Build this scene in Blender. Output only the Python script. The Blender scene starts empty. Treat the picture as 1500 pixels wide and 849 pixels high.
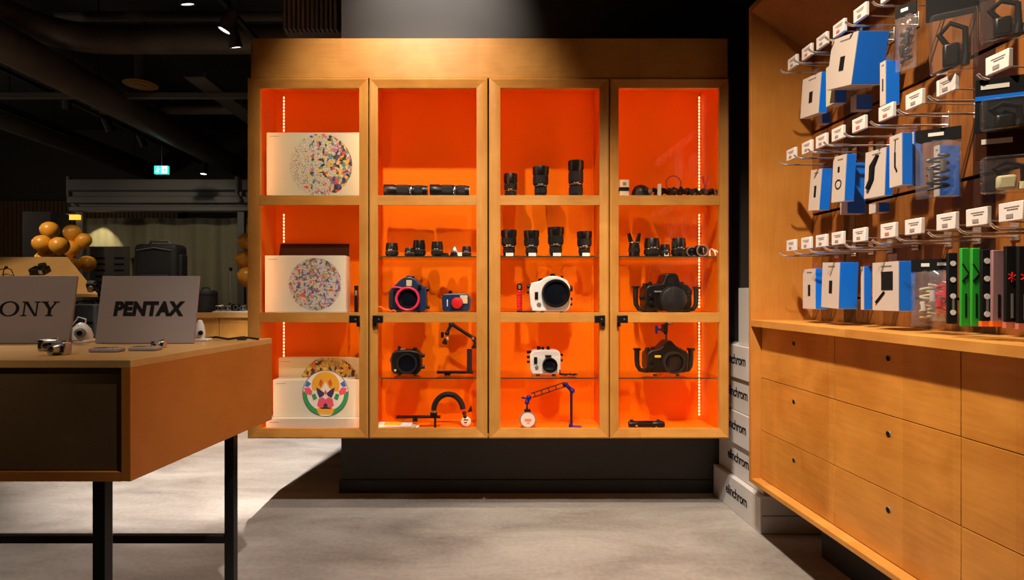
import bpy, bmesh, math, random
from mathutils import Vector, Matrix
random.seed(7)
S = bpy.context.scene
C = S.collection
PI = math.pi
EYE, FOC, VX, VY = 1.30, 800.0, 700.0, 430.0      # eye height, focal length and vanishing point measured on the photograph
def P(x, y, d):                                    # picture position at a distance d -> point in the room
    return Vector(((x - VX) / FOC * d, d, EYE - (y - VY) / FOC * d))
def PXX(x, d): return (x - VX) / FOC * d
def PZ(y, d): return EYE - (y - VY) / FOC * d

# ------------------------------------------------------------------ materials
def mat(name, col, rough=.5, metal=0., spec=.5, emit=None, estr=0., coat=0.):
    m = bpy.data.materials.new(name); m.use_nodes = True
    b = m.node_tree.nodes['Principled BSDF']
    b.inputs['Base Color'].default_value = (*col, 1)
    b.inputs['Roughness'].default_value = rough
    b.inputs['Metallic'].default_value = metal
    b.inputs['Specular IOR Level'].default_value = spec
    if coat: b.inputs['Coat Weight'].default_value = coat
    if emit:
        b.inputs['Emission Color'].default_value = (*emit, 1)
        b.inputs['Emission Strength'].default_value = estr
    return m
def nodes(m):
    nt = m.node_tree
    return nt, nt.nodes, nt.links, nt.nodes['Principled BSDF']
def noisy(name, c1, c2, scale=8, rough=.5, metal=0., stretch=(1, 1, 1), detail=6, bump=0., spec=.5):
    m = mat(name, c1, rough, metal, spec)
    nt, N, L, b = nodes(m)
    tc = N.new('ShaderNodeTexCoord'); mp = N.new('ShaderNodeMapping'); mp.inputs['Scale'].default_value = stretch
    nz = N.new('ShaderNodeTexNoise'); nz.inputs['Scale'].default_value = scale; nz.inputs['Detail'].default_value = detail
    rp = N.new('ShaderNodeValToRGB'); rp.color_ramp.elements[0].position = .3; rp.color_ramp.elements[1].position = .7
    rp.color_ramp.elements[0].color = (*c1, 1); rp.color_ramp.elements[1].color = (*c2, 1)
    L.new(tc.outputs['Object'], mp.inputs['Vector']); L.new(mp.outputs[0], nz.inputs['Vector'])
    L.new(nz.outputs['Fac'], rp.inputs['Fac']); L.new(rp.outputs[0], b.inputs['Base Color'])
    if bump:
        bp = N.new('ShaderNodeBump'); bp.inputs['Strength'].default_value = bump; bp.inputs['Distance'].default_value = .01
        L.new(nz.outputs['Fac'], bp.inputs['Height']); L.new(bp.outputs[0], b.inputs['Normal'])
    return m
def wood(name, c1, c2, grain='x', veneer=None, rough=.42, vw=.31, amp=.16):
    """birch veneer: fine streaks along the grain, cloudy figure, tone steps between veneer leaves (painted shadow bands on the hook board)"""
    m = mat(name, c1, rough, 0, .4)
    nt, N, L, b = nodes(m)
    tc = N.new('ShaderNodeTexCoord')
    st = {'x': (1.2, 14, 14), 'y': (14, 1.2, 14), 'z': (14, 14, 1.2)}[grain]
    mp = N.new('ShaderNodeMapping'); mp.inputs['Scale'].default_value = st
    n1 = N.new('ShaderNodeTexNoise'); n1.inputs['Scale'].default_value = 5; n1.inputs['Detail'].default_value = 8; n1.inputs['Roughness'].default_value = .65
    n2 = N.new('ShaderNodeTexNoise'); n2.inputs['Scale'].default_value = 4.5; n2.inputs['Detail'].default_value = 4; n2.inputs['Distortion'].default_value = .6
    L.new(tc.outputs['Object'], mp.inputs['Vector']); L.new(mp.outputs[0], n1.inputs['Vector']); L.new(tc.outputs['Object'], n2.inputs['Vector'])
    mx = N.new('ShaderNodeMath'); mx.operation = 'ADD'
    h = N.new('ShaderNodeMath'); h.operation = 'MULTIPLY'; h.inputs[1].default_value = .40
    L.new(n1.outputs['Fac'], h.inputs[0])
    h2 = N.new('ShaderNodeMath'); h2.operation = 'MULTIPLY'; h2.inputs[1].default_value = .60
    L.new(n2.outputs['Fac'], h2.inputs[0]); L.new(h.outputs[0], mx.inputs[0]); L.new(h2.outputs[0], mx.inputs[1])
    src = mx.outputs[0]
    if veneer:
        sp = N.new('ShaderNodeSeparateXYZ'); L.new(tc.outputs['Object'], sp.inputs[0])
        dv = N.new('ShaderNodeMath'); dv.operation = 'DIVIDE'; dv.inputs[1].default_value = vw; L.new(sp.outputs[veneer.upper()], dv.inputs[0])
        fl = N.new('ShaderNodeMath'); fl.operation = 'FLOOR'; L.new(dv.outputs[0], fl.inputs[0])
        wn = N.new('ShaderNodeTexWhiteNoise'); wn.noise_dimensions = '1D'; L.new(fl.outputs[0], wn.inputs['W'])
        ml = N.new('ShaderNodeMath'); ml.operation = 'MULTIPLY_ADD'; ml.inputs[1].default_value = amp; ml.inputs[2].default_value = -amp/2
        L.new(wn.outputs['Value'], ml.inputs[0])
        ad = N.new('ShaderNodeMath'); ad.operation = 'ADD'; L.new(src, ad.inputs[0]); L.new(ml.outputs[0], ad.inputs[1]); src = ad.outputs[0]
    rp = N.new('ShaderNodeValToRGB'); e = rp.color_ramp.elements
    e[0].position = .3; e[1].position = .68; e[0].color = (*c1, 1); e[1].color = (*c2, 1)
    L.new(src, rp.inputs['Fac']); L.new(rp.outputs[0], b.inputs['Base Color'])
    return m
def clear(name, tint=(1, 1, 1), refl=.08, rough=.02, haze=None, hz=0.):
    m = bpy.data.materials.new(name); m.use_nodes = True
    nt = m.node_tree; N = nt.nodes; L = nt.links; N.clear()
    o = N.new('ShaderNodeOutputMaterial'); t = N.new('ShaderNodeBsdfTransparent'); t.inputs[0].default_value = (*tint, 1)
    g = N.new('ShaderNodeBsdfGlossy'); g.inputs['Roughness'].default_value = rough
    f = N.new('ShaderNodeFresnel'); f.inputs['IOR'].default_value = 1.45
    k = N.new('ShaderNodeMath'); k.operation = 'MULTIPLY'; k.inputs[1].default_value = refl / .04
    k.use_clamp = True
    ge = N.new('ShaderNodeNewGeometry'); iv = N.new('ShaderNodeMath'); iv.operation = 'SUBTRACT'; iv.inputs[0].default_value = 1
    fk = N.new('ShaderNodeMath'); fk.operation = 'MULTIPLY'
    L.new(ge.outputs['Backfacing'], iv.inputs[1]); L.new(iv.outputs[0], fk.inputs[0]); L.new(f.outputs[0], fk.inputs[1]); L.new(fk.outputs[0], k.inputs[0])
    mx = N.new('ShaderNodeMixShader'); L.new(k.outputs[0], mx.inputs[0]); L.new(t.outputs[0], mx.inputs[1]); L.new(g.outputs[0], mx.inputs[2])
    out = mx
    if haze:
        d = N.new('ShaderNodeBsdfDiffuse'); d.inputs[0].default_value = (*haze, 1)
        m2 = N.new('ShaderNodeMixShader'); m2.inputs[0].default_value = hz
        L.new(mx.outputs[0], m2.inputs[1]); L.new(d.outputs[0], m2.inputs[2]); out = m2
    L.new(out.outputs[0], o.inputs[0])
    return m
def confetti(name, cols, scale=16, bg=(.75, .72, .6), left_pale=0., line=(.02, .02, .02), axis='x', sparse=.45):
    """abstract printed pattern of small coloured blobs and dark doodle lines"""
    m = mat(name, bg, .5)
    nt, N, L, b = nodes(m)
    tc = N.new('ShaderNodeTexCoord')
    nz = N.new('ShaderNodeTexNoise'); nz.inputs['Scale'].default_value = scale * .7
    mixv = N.new('ShaderNodeVectorMath'); mixv.operation = 'MULTIPLY_ADD'
    mixv.inputs[1].default_value = (.05, .05, .05)
    L.new(tc.outputs['Object'], nz.inputs['Vector']); L.new(nz.outputs['Color'], mixv.inputs[0]); L.new(tc.outputs['Object'], mixv.inputs[2])
    v = N.new('ShaderNodeTexVoronoi'); v.inputs['Scale'].default_value = scale * 2.6
    L.new(mixv.outputs[0], v.inputs['Vector'])
    s = N.new('ShaderNodeSeparateColor'); L.new(v.outputs['Color'], s.inputs[0])
    rp = N.new('ShaderNodeValToRGB'); rp.color_ramp.interpolation = 'CONSTANT'
    e = rp.color_ramp.elements
    n = len(cols)
    e[0].position = 0; e[0].color = (*cols[0], 1); e[1].position = 1 / n; e[1].color = (*cols[1 % n], 1)
    for i in range(2, n):
        q = e.new(i / n); q.color = (*cols[i], 1)
    L.new(s.outputs['Red'], rp.inputs['Fac'])
    # which cells are coloured: fewer toward the left when left_pale is set
    sp = N.new('ShaderNodeSeparateXYZ'); L.new(tc.outputs['Object'], sp.inputs[0])
    ma = N.new('ShaderNodeMath'); ma.operation = 'MULTIPLY_ADD'; ma.inputs[1].default_value = left_pale; ma.inputs[2].default_value = sparse
    L.new(sp.outputs['X'], ma.inputs[0])
    lt = N.new('ShaderNodeMath'); lt.operation = 'LESS_THAN'; L.new(s.outputs['Green'], lt.inputs[0]); L.new(ma.outputs[0], lt.inputs[1])
    m1 = N.new('ShaderNodeMix'); m1.data_type = 'RGBA'; m1.inputs[6].default_value = (*bg, 1)
    L.new(lt.outputs[0], m1.inputs[0]); L.new(rp.outputs[0], m1.inputs[7])
    ve = N.new('ShaderNodeTexVoronoi'); ve.feature = 'DISTANCE_TO_EDGE'; ve.inputs['Scale'].default_value = scale * 3.6
    L.new(mixv.outputs[0], ve.inputs['Vector'])
    l2 = N.new('ShaderNodeMath'); l2.operation = 'LESS_THAN'; l2.inputs[1].default_value = .075; L.new(ve.outputs['Distance'], l2.inputs[0])
    l3 = N.new('ShaderNodeMath'); l3.operation = 'MULTIPLY'; l3.inputs[1].default_value = .55; L.new(l2.outputs[0], l3.inputs[0])
    m2 = N.new('ShaderNodeMix'); m2.data_type = 'RGBA'; m2.inputs[7].default_value = (*line, 1)
    L.new(l3.outputs[0], m2.inputs[0]); L.new(m1.outputs[2], m2.inputs[6])
    L.new(m2.outputs[2], b.inputs['Base Color'])
    return m

W1, W2 = (.46, .185, .030), (.64, .30, .065)
M = dict(
    wood_x=wood('birch_grain_x', W1, W2, 'x', 'x', vw=.47), wood_y=wood('birch_grain_y', W1, W2, 'y', 'y'), wood_z=wood('birch_grain_z', W1, W2, 'z'),
    wood_front=wood('birch_drawer_front', (.42, .15, .018), (.66, .285, .048), 'y', 'y', .34, .2, .11), wood_side=wood('birch_side', (.44, .16, .025), (.56, .23, .045), 'y', None, .5),
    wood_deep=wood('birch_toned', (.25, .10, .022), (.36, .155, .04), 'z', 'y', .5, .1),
    orange=mat('orange_lacquer', (.90, .185, .001), .5, 0, .12),
    floor=None, black=mat('black_plastic', (.0055, .0052, .005), .38, 0, .35), blackm=mat('black_metal', (.010, .010, .011), .35, .3),
    rubber=noisy('black_rubber', (.005, .005, .005), (.010, .010, .010), 60, .65, spec=.3), darkgrey=mat('dark_grey_plastic', (.016, .015, .015), .45, 0, .35),
    grey=mat('grey_plastic', (.18, .175, .17), .45), white=mat('white_plastic', (.78, .76, .72), .4), silver=mat('silver_metal', (.6, .58, .55), .28, .9),
    card=mat('white_card', (.57, .58, .48), .6, 0, .2), cream=mat('cream_card', (.52, .47, .28), .6, 0, .2), whitebox=noisy('white_carton', (.60, .57, .56), (.66, .63, .61), 3, .6),
    ink=mat('dark_ink', (.008, .008, .009), .7, 0, .15), blue=mat('blue_carton', (.002, .17, .82), .45), paper=mat('white_paper', (.75, .72, .66), .7),
    red=mat('red_plastic', (.62, .015, .02), .35), pink=mat('crimson_ring', (.75, .02, .07), .3), bluebody=mat('blue_black_body', (.014, .032, .085), .3),
    cyanblue=mat('blue_anodised', (.02, .02, .32), .3, .6), gold=mat('gold_ring', (.55, .33, .06), .3, .8), lensglass=mat('dark_lens_glass', (.006, .007, .012), .06, 0, .8),
    green=mat('green_plastic', (.02, .36, .03), .4), brown=mat('dark_brown_board', (.045, .013, .005), .7, 0, .1), orangecord=mat('orange_cord', (.9, .16, .01), .5),
    yellow=mat('yellow_label', (.75, .45, .02), .5), signgrey=mat('grey_sign_board', (.29, .235, .22), .55), steel=mat('hook_steel', (.62, .58, .54), .25, .85),
    tagwhite=mat('price_tag_white', (.74, .70, .68), .4), glass=clear('door_glass', (.98, .98, .98), .035, .01), shelfglass=clear('shelf_glass', (.93, .94, .92), .05, .02),
    shelfedge=mat('glass_edge', (.05, .045, .02), .15), poly=clear('clear_polybag', (.92, .92, .95), .11, .12, (.62, .60, .66), .08), blister=clear('clear_blister', (.95, .95, .96), .10, .05, (.55, .55, .58), .03),
    led=mat('led_emitter', (1, .8, .5), .5, emit=(1, .60, .26), estr=4.5), lamp=mat('lamp_face', (1, 1, 1), .5, emit=(1, .93, .85), estr=6),
    wall=noisy('dark_grey_paint', (.040, .036, .033), (.050, .045, .041), 2, .7), wallfar=mat('far_wall_paint', (.05, .042, .03), .8), ceil=mat('black_ceiling', (.02, .018, .017), .9),
    duct=noisy('grey_duct_metal', (.07, .058, .05), (.11, .092, .08), 3, .5, .3), track=mat('black_track', (.008, .008, .008), .5),
    pipe=mat('grey_pipe_paint', (.10, .088, .08), .6),
    balloon=mat('orange_balloon', (.86, .36, .03), .32), curtain=noisy('olive_grey_curtain', (.30, .27, .17), (.40, .36, .24), 1.5, .8, stretch=(3, 3, .3)),
    shutter=mat('grey_shutter', (.16, .15, .15), .5), slatwood=None, bag=noisy('black_nylon', (.008, .008, .009), (.016, .016, .018), 40, .7),
    base_black=mat('black_baseboard', (.02, .018, .016), .6), tabletop=wood('table_birch_top', (.50, .25, .07), (.64, .36, .12), 'x', None, .32),
    tableside=wood('table_birch_side', (.42, .13, .016), (.52, .18, .026), 'y', None, .45), tablefront_shaded=noisy('table_front_shaded_veneer', (.10, .055, .018), (.13, .07, .024), 6, .6),  # the table front's shade is put into its darker colour
    exitgreen=mat('exit_sign_green', (.02, .5, .4), .4, emit=(.03, .75, .62), estr=1.1), exitwhite=mat('exit_sign_white', (.9, .9, .9), .4, emit=(.7, 1, .95), estr=1.3),
    yellowlamp=mat('yellow_lamp', (1, .7, .1), .4, emit=(1, .55, .05), estr=1.2), redprint=mat('red_print', (.52, .16, .11), .5),
)
def floor_mat():
    m = mat('polished_concrete', (.3, .27, .24), .5, 0, .35)
    nt, N, L, b = nodes(m)
    tc = N.new('ShaderNodeTexCoord')
    mp = N.new('ShaderNodeMapping'); mp.inputs['Scale'].default_value = (.6, 1.6, 1)
    a = N.new('ShaderNodeTexNoise'); a.inputs['Scale'].default_value = 1.8; a.inputs['Detail'].default_value = 9; a.inputs['Roughness'].default_value = .62; a.inputs['Distortion'].default_value = .5
    c = N.new('ShaderNodeTexNoise'); c.inputs['Scale'].default_value = 38; c.inputs['Detail'].default_value = 5
    L.new(tc.outputs['Object'], mp.inputs[0]); L.new(mp.outputs[0], a.inputs['Vector']); L.new(tc.outputs['Object'], c.inputs['Vector'])
    q = N.new('ShaderNodeMath'); q.operation = 'MULTIPLY_ADD'; q.inputs[1].default_value = .22; L.new(c.outputs['Fac'], q.inputs[0]); L.new(a.outputs['Fac'], q.inputs[2])
    rp = N.new('ShaderNodeValToRGB'); e = rp.color_ramp.elements
    e[0].position = .38; e[0].color = (.20, .172, .15, 1); e[1].position = .78; e[1].color = (.46, .42, .385, 1)
    L.new(q.outputs[0], rp.inputs[0]); L.new(rp.outputs[0], b.inputs['Base Color'])
    r2 = N.new('ShaderNodeMapRange'); r2.inputs['To Min'].default_value = .34; r2.inputs['To Max'].default_value = .58
    L.new(a.outputs['Fac'], r2.inputs['Value']); L.new(r2.outputs[0], b.inputs['Roughness'])
    return m
M['floor'] = floor_mat()
M['slatwood'] = noisy('dark_slat_wood', (.12, .06, .02), (.18, .09, .03), 4, .6, stretch=(6, 6, .4))

# ------------------------------------------------------------------ mesh builder
class MB:
    def __init__(s): s.bm = bmesh.new(); s.mi = 0
    def _f(s, vs):
        try:
            f = s.bm.faces.new(vs); f.material_index = s.mi; return f
        except ValueError: return None
    def box(s, x0, x1, y0, y1, z0, z1):
        v = [s.bm.verts.new(p) for p in ((x0,y0,z0),(x1,y0,z0),(x1,y1,z0),(x0,y1,z0),(x0,y0,z1),(x1,y0,z1),(x1,y1,z1),(x0,y1,z1))]
        for q in ((0,3,2,1),(4,5,6,7),(0,1,5,4),(1,2,6,5),(2,3,7,6),(3,0,4,7)): s._f([v[i] for i in q])
        return s
    def cbox(s, c, size):
        return s.box(c[0]-size[0]/2, c[0]+size[0]/2, c[1]-size[1]/2, c[1]+size[1]/2, c[2]-size[2]/2, c[2]+size[2]/2)
    def hexa(s, pts):                    # eight corners, order as box
        v = [s.bm.verts.new(p) for p in pts]
        for q in ((0,3,2,1),(4,5,6,7),(0,1,5,4),(1,2,6,5),(2,3,7,6),(3,0,4,7)): s._f([v[i] for i in q])
        return s
    def rev(s, prof, o=(0,0,0), axis=(0,0,1), n=28, caps=True, rib=None):
        """surface of revolution; prof = [(along axis, radius)]; rib=(i0,i1,count,depth) makes ridges"""
        ax = Vector(axis).normalized(); u = ax.orthogonal().normalized(); w = ax.cross(u)
        o = Vector(o); rings = []
        for k, (h, r) in enumerate(prof):
            ring = []
            for i in range(n):
                a = 2*PI*i/n; rr = r
                if rib and rib[0] <= k <= rib[1] and i % 2: rr -= rib[2]
                ring.append(s.bm.verts.new(o + ax*h + (u*math.cos(a) + w*math.sin(a))*max(rr, 1e-5)))
            rings.append(ring)
        for a, b in zip(rings, rings[1:]):
            for i in range(n): s._f([a[i], a[(i+1)%n], b[(i+1)%n], b[i]])
        if caps:
            s._f(list(reversed(rings[0]))); s._f(rings[-1])
        return s
    def cyl(s, a, b, r, r2=None, n=16):
        a = Vector(a); b = Vector(b); d = b - a
        return s.rev([(0, r), (d.length, r if r2 is None else r2)], a, d, n)
    def ball(s, c, r, n=16, sc=(1,1,1)):
        m = Matrix.Translation(c) @ Matrix.Diagonal((*sc, 1))
        g = bmesh.ops.create_uvsphere(s.bm, u_segments=n, v_segments=max(6, n//2), radius=r, matrix=m)
        for f in {f for v in g['verts'] for f in v.link_faces}: f.material_index = s.mi
        return s
    def tube(s, pts, r, n=8, closed=False):
        pts = [Vector(p) for p in pts]; rings = []; N = len(pts); up = None
        for i, p in enumerate(pts):
            if closed: t = (pts[(i+1)%N] - pts[i-1])
            else: t = pts[min(i+1, N-1)] - pts[max(i-1, 0)]
            t.normalize()
            if up is None: up = t.orthogonal().normalized()
            up = (up - t*up.dot(t)); 
            if up.length < 1e-6: up = t.orthogonal()
            up.normalize(); w = t.cross(up)
            rr = r[i] if isinstance(r, (list, tuple)) else r
            rings.append([s.bm.verts.new(p + (up*math.cos(2*PI*k/n) + w*math.sin(2*PI*k/n))*rr) for k in range(n)])
        pairs = list(zip(rings, rings[1:])) + ([(rings[-1], rings[0])] if closed else [])
        for a, b in pairs:
            for k in range(n): s._f([a[k], a[(k+1)%n], b[(k+1)%n], b[k]])
        if not closed: s._f(list(reversed(rings[0]))); s._f(rings[-1])
        return s
    def torus(s, c, R, r, axis=(0,0,1), n=32, k=8, arc=(0, 2*PI)):
        ax = Vector(axis).normalized(); u = ax.orthogonal().normalized(); w = ax.cross(u); c = Vector(c)
        full = abs(arc[1]-arc[0]-2*PI) < 1e-6
        m = n if full else n+1
        pts = [c + (u*math.cos(arc[0]+(arc[1]-arc[0])*i/n) + w*math.sin(arc[0]+(arc[1]-arc[0])*i/n))*R for i in range(m)]
        return s.tube(pts, r, k, full)
    def prism(s, poly, y0, y1):          # polygon in x,z extruded along y
        a = [s.bm.verts.new((x, y0, z)) for x, z in poly]; b = [s.bm.verts.new((x, y1, z)) for x, z in poly]
        s._f(a); s._f(list(reversed(b))); n = len(poly)
        for i in range(n): s._f([a[i], b[i], b[(i+1)%n], a[(i+1)%n]])
        return s
    def prism_axis(s, poly, x0, x1):     # polygon in y,z extruded along x
        a = [s.bm.verts.new((x0, y, z)) for y, z in poly]; b = [s.bm.verts.new((x1, y, z)) for y, z in poly]
        s._f(a); s._f(list(reversed(b))); n = len(poly)
        for i in range(n): s._f([a[i], b[i], b[(i+1)%n], a[(i+1)%n]])
        return s
    def build(s, name, m, parent=None, bevel=0., seg=2, loc=None, rot=None, smooth=True, subd=0):
        bmesh.ops.recalc_face_normals(s.bm, faces=s.bm.faces)
        me = bpy.data.meshes.new(name); s.bm.to_mesh(me); s.bm.free()
        ms = m if isinstance(m, (list, tuple)) else [m]
        for x in ms: me.materials.append(x)
        if smooth:
            me.shade_smooth() if hasattr(me, 'shade_smooth') else None
            me.set_sharp_from_angle(angle=math.radians(38))
        o = bpy.data.objects.new(name, me); C.objects.link(o)
        if parent is not None: o.parent = parent
        if loc is not None: o.location = loc
        if rot is not None: o.rotation_euler = rot
        if bevel:
            b = o.modifiers.new('bevel', 'BEVEL'); b.width = bevel; b.segments = seg; b.limit_method = 'ANGLE'; b.angle_limit = math.radians(40)
        if subd:
            b = o.modifiers.new('subd', 'SUBSURF'); b.levels = subd; b.render_levels = subd
        return o
def tag(o, label, cat, group=None):
    o['label'] = label; o['category'] = cat
    if group: o['group'] = group
    return o
def thing(name, label, cat, loc=(0,0,0), rz=0., group=None, rot=None):
    o = bpy.data.objects.new(name, None); C.objects.link(o); o.empty_display_size = .05
    o.location = loc; o.rotation_euler = rot if rot else (0, 0, rz)
    return tag(o, label, cat, group)
def struct(o): o['kind'] = 'structure'; return o
def lab(o, t): o['label'] = t; return o
def text_mesh(name, body, size, m, parent, loc, rot, bold=0., shear=0., spacing=1., width=None, extr=.0006):
    cu = bpy.data.curves.new(name, 'FONT'); cu.body = body; cu.size = size; cu.offset = bold; cu.shear = shear
    cu.extrude = extr; cu.align_x = 'CENTER'; cu.align_y = 'CENTER'; cu.space_character = spacing
    t = bpy.data.objects.new(name, cu); C.objects.link(t)
    bpy.context.view_layer.update()
    me = bpy.data.meshes.new_from_object(t.evaluated_get(bpy.context.evaluated_depsgraph_get()))
    C.objects.unlink(t); bpy.data.objects.remove(t)
    me.materials.clear(); me.materials.append(m)
    if width:
        xs = [v.co.x for v in me.vertices]; k = width / (max(xs) - min(xs))
        for v in me.vertices: v.co.x *= k
    o = bpy.data.objects.new(name, me); C.objects.link(o); o.parent = parent; o.location = loc; o.rotation_euler = rot
    return o
M.update(cream2=mat('pale_cream_card', (.53, .53, .38), .6, 0, .2), artgold=mat('print_gold_patch', (.75, .38, .03), .5), green2=mat('print_green_patch', (.03, .30, .10), .5), artblue=mat('print_blue_patch', (.04, .16, .55), .5),
    artpink=mat('print_pink_patch', (.70, .10, .16), .5), pricegrey=mat('faded_price_print', (.28, .24, .23), .6), artred=mat('print_red_patch', (.55, .10, .02), .5), artnavy=mat('print_navy_patch', (.04, .04, .10), .5), redcord=mat('dark_red_cord', (.28, .03, .02), .5),
    mauve=mat('mauve_print', (.30, .17, .18), .5), cartonface=mat('carton_front', (.54, .47, .42), .55), ledfront=mat('unseen_fill_strip', (1, .8, .5), .5, emit=(1, .66, .34), estr=17),
    wood_board=wood('birch_board_shadow_bands', (.035, .011, .003), (.27, .092, .016), 'z', 'y', .5, .085, .60), wood_endz=wood('birch_end_panel', (.45, .165, .022), (.58, .24, .045), 'z', None, .5))  # slotted board's dark strips paint in shadows of hooks and gaps, with plank tone
# ------------------------------------------------------------------ the setting
WD = 3.575                                           # distance of the wall behind the cabinet
XL = PXX(500, WD)
def slab(name, m, *b): return struct(MB().box(*b).build(name, m, smooth=False))
slab('floor', M['floor'], -9, 3, -3.5, 10.2, -.12, 0)
slab('ceiling', M['ceil'], -9, 3, -3.5, 10.2, 4.3, 4.4)
slab('wall_back', M['wall'], XL, 2.06, WD, WD + .14, 0, 4.3)
slab('baseboard_back', M['base_black'], XL - .012, 1.90, WD - .014, WD, 0, .085)
slab('wall_right', M['wall'], 1.90, 2.06, -3.5, WD, 0, 4.3)
slab('wall_far', M['wallfar'], -9, 3, 10.0, 10.2, 0, 4.3)
slab('wall_left', M['wallfar'], -9.2, -9, -3.5, 10.2, 0, 4.3)
slab('wall_front', M['wallfar'], -9, 3, -3.6, -3.5, 0, 4.3)

# ------------------------------------------------------------------ display cabinet
D = 3.15; U = D / FOC
def cx(x): return (x - VX) * U
def cz(y): return EYE - (y - VY) * U
ZT, ZB = cz(55), cz(642)
BK = 3.525                                            # orange back
cab = thing('display_cabinet', 'wide wall-hung birch display cabinet with four glass doors and an orange interior', 'cabinet', (0, D + .2, ZB))
def cpart(mb, name, m, bevel=0., parent=None):        # builds in room coordinates, then hangs under the cabinet
    o = mb.build(name, m, parent or cab, bevel)
    o.data.transform(Matrix.Translation(-Vector((0, D + .2, ZB)))); return o
cpart(MB().box(cx(369), cx(1067), D + .008, D + .03, cz(113.5), ZT), 'fascia', M['wood_x'], .002)
cpart(MB().box(cx(364), cx(366.5), D + .034, WD - .005, ZB, ZT), 'side_panel', M['wood_z'])
cpart(MB().box(cx(1068), cx(1070), D + .034, WD - .005, ZB, ZT), 'side_panel', M['wood_z'])
cpart(MB().box(cx(369), cx(1067), D + .031, WD - .005, ZT - .018, ZT), 'top_panel', M['wood_x'])
cpart(MB().box(cx(366.5), cx(1068), D + .034, WD - .005, ZB, ZB + .018), 'bottom_panel', M['wood_x'])
FL = .488                                             # inner floor of the cabinet
TP = cz(101)
IL, IR = cx(367.5), cx(1066.5)
cpart(MB().box(IL, IR, BK, BK + .012, ZB + .019, ZT - .019), 'back_panel', M['orange'])
cpart(MB().box(IL, IL + .004, D + .036, BK, FL, TP), 'side_liner', M['orange'])
cpart(MB().box(IR - .004, IR, D + .036, BK, FL, TP), 'side_liner', M['orange'])
cpart(MB().box(IL + .005, IR - .005, D + .036, BK, TP, TP + .012), 'top_liner', M['orange'])
cpart(MB().box(IL + .005, IR - .005, D + .036, BK, FL - .012, FL), 'base_liner', M['orange'])
divs = [539.7, 715, 893]
for d in divs:
    cpart(MB().box(cx(d) - .011, cx(d) + .011, D + .040, BK, FL, TP), 'divider', M['orange'])
    lab(cpart(MB().box(cx(d) - .012, cx(d) + .012, D + .0345, D + .0395, FL, TP), 'gap_dark_strip', M['brown']), 'dark strip added behind the door gap')  # dark strip added to keep the lit divider from showing through the door gap
cols = [(IL + .004, cx(divs[0]) - .011), (cx(divs[0]) + .011, cx(divs[1]) - .011), (cx(divs[1]) + .011, cx(divs[2]) - .011), (cx(divs[2]) + .011, IR - .004)]
SH1, SH2 = PZ(285.5, 3.2), PZ(457.5, 3.2)            # wooden shelves, upper faces
GL1, GL2 = PZ(375, 3.215), PZ(553, 3.215)            # glass shelves, upper faces
for i, (a, b) in enumerate(cols):
    for zt in (SH1, SH2):
        cpart(MB().box(a + .002, b - .002, 3.2, BK - .012, zt - .008, zt), 'glass_shelf', M['shelfglass'])
    if i:
        for zt in (GL1, GL2):
            g = cpart(MB().box(a + .002, b - .002, 3.215, BK - .012, zt - .006, zt), 'glass_shelf', M['shelfglass'])
            cpart(MB().box(a + .002, b - .002, 3.2135, 3.2148, zt - .0065, zt + .0005), 'polished_edge', M['shelfedge'], parent=g)
doors = [((362.5, 539), (379.5, 525.5), 1), ((541, 714), (553, 698), -1), ((716.5, 892), (733, 879), 1), ((894, 1068), (907, 1055), -1)]
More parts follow.
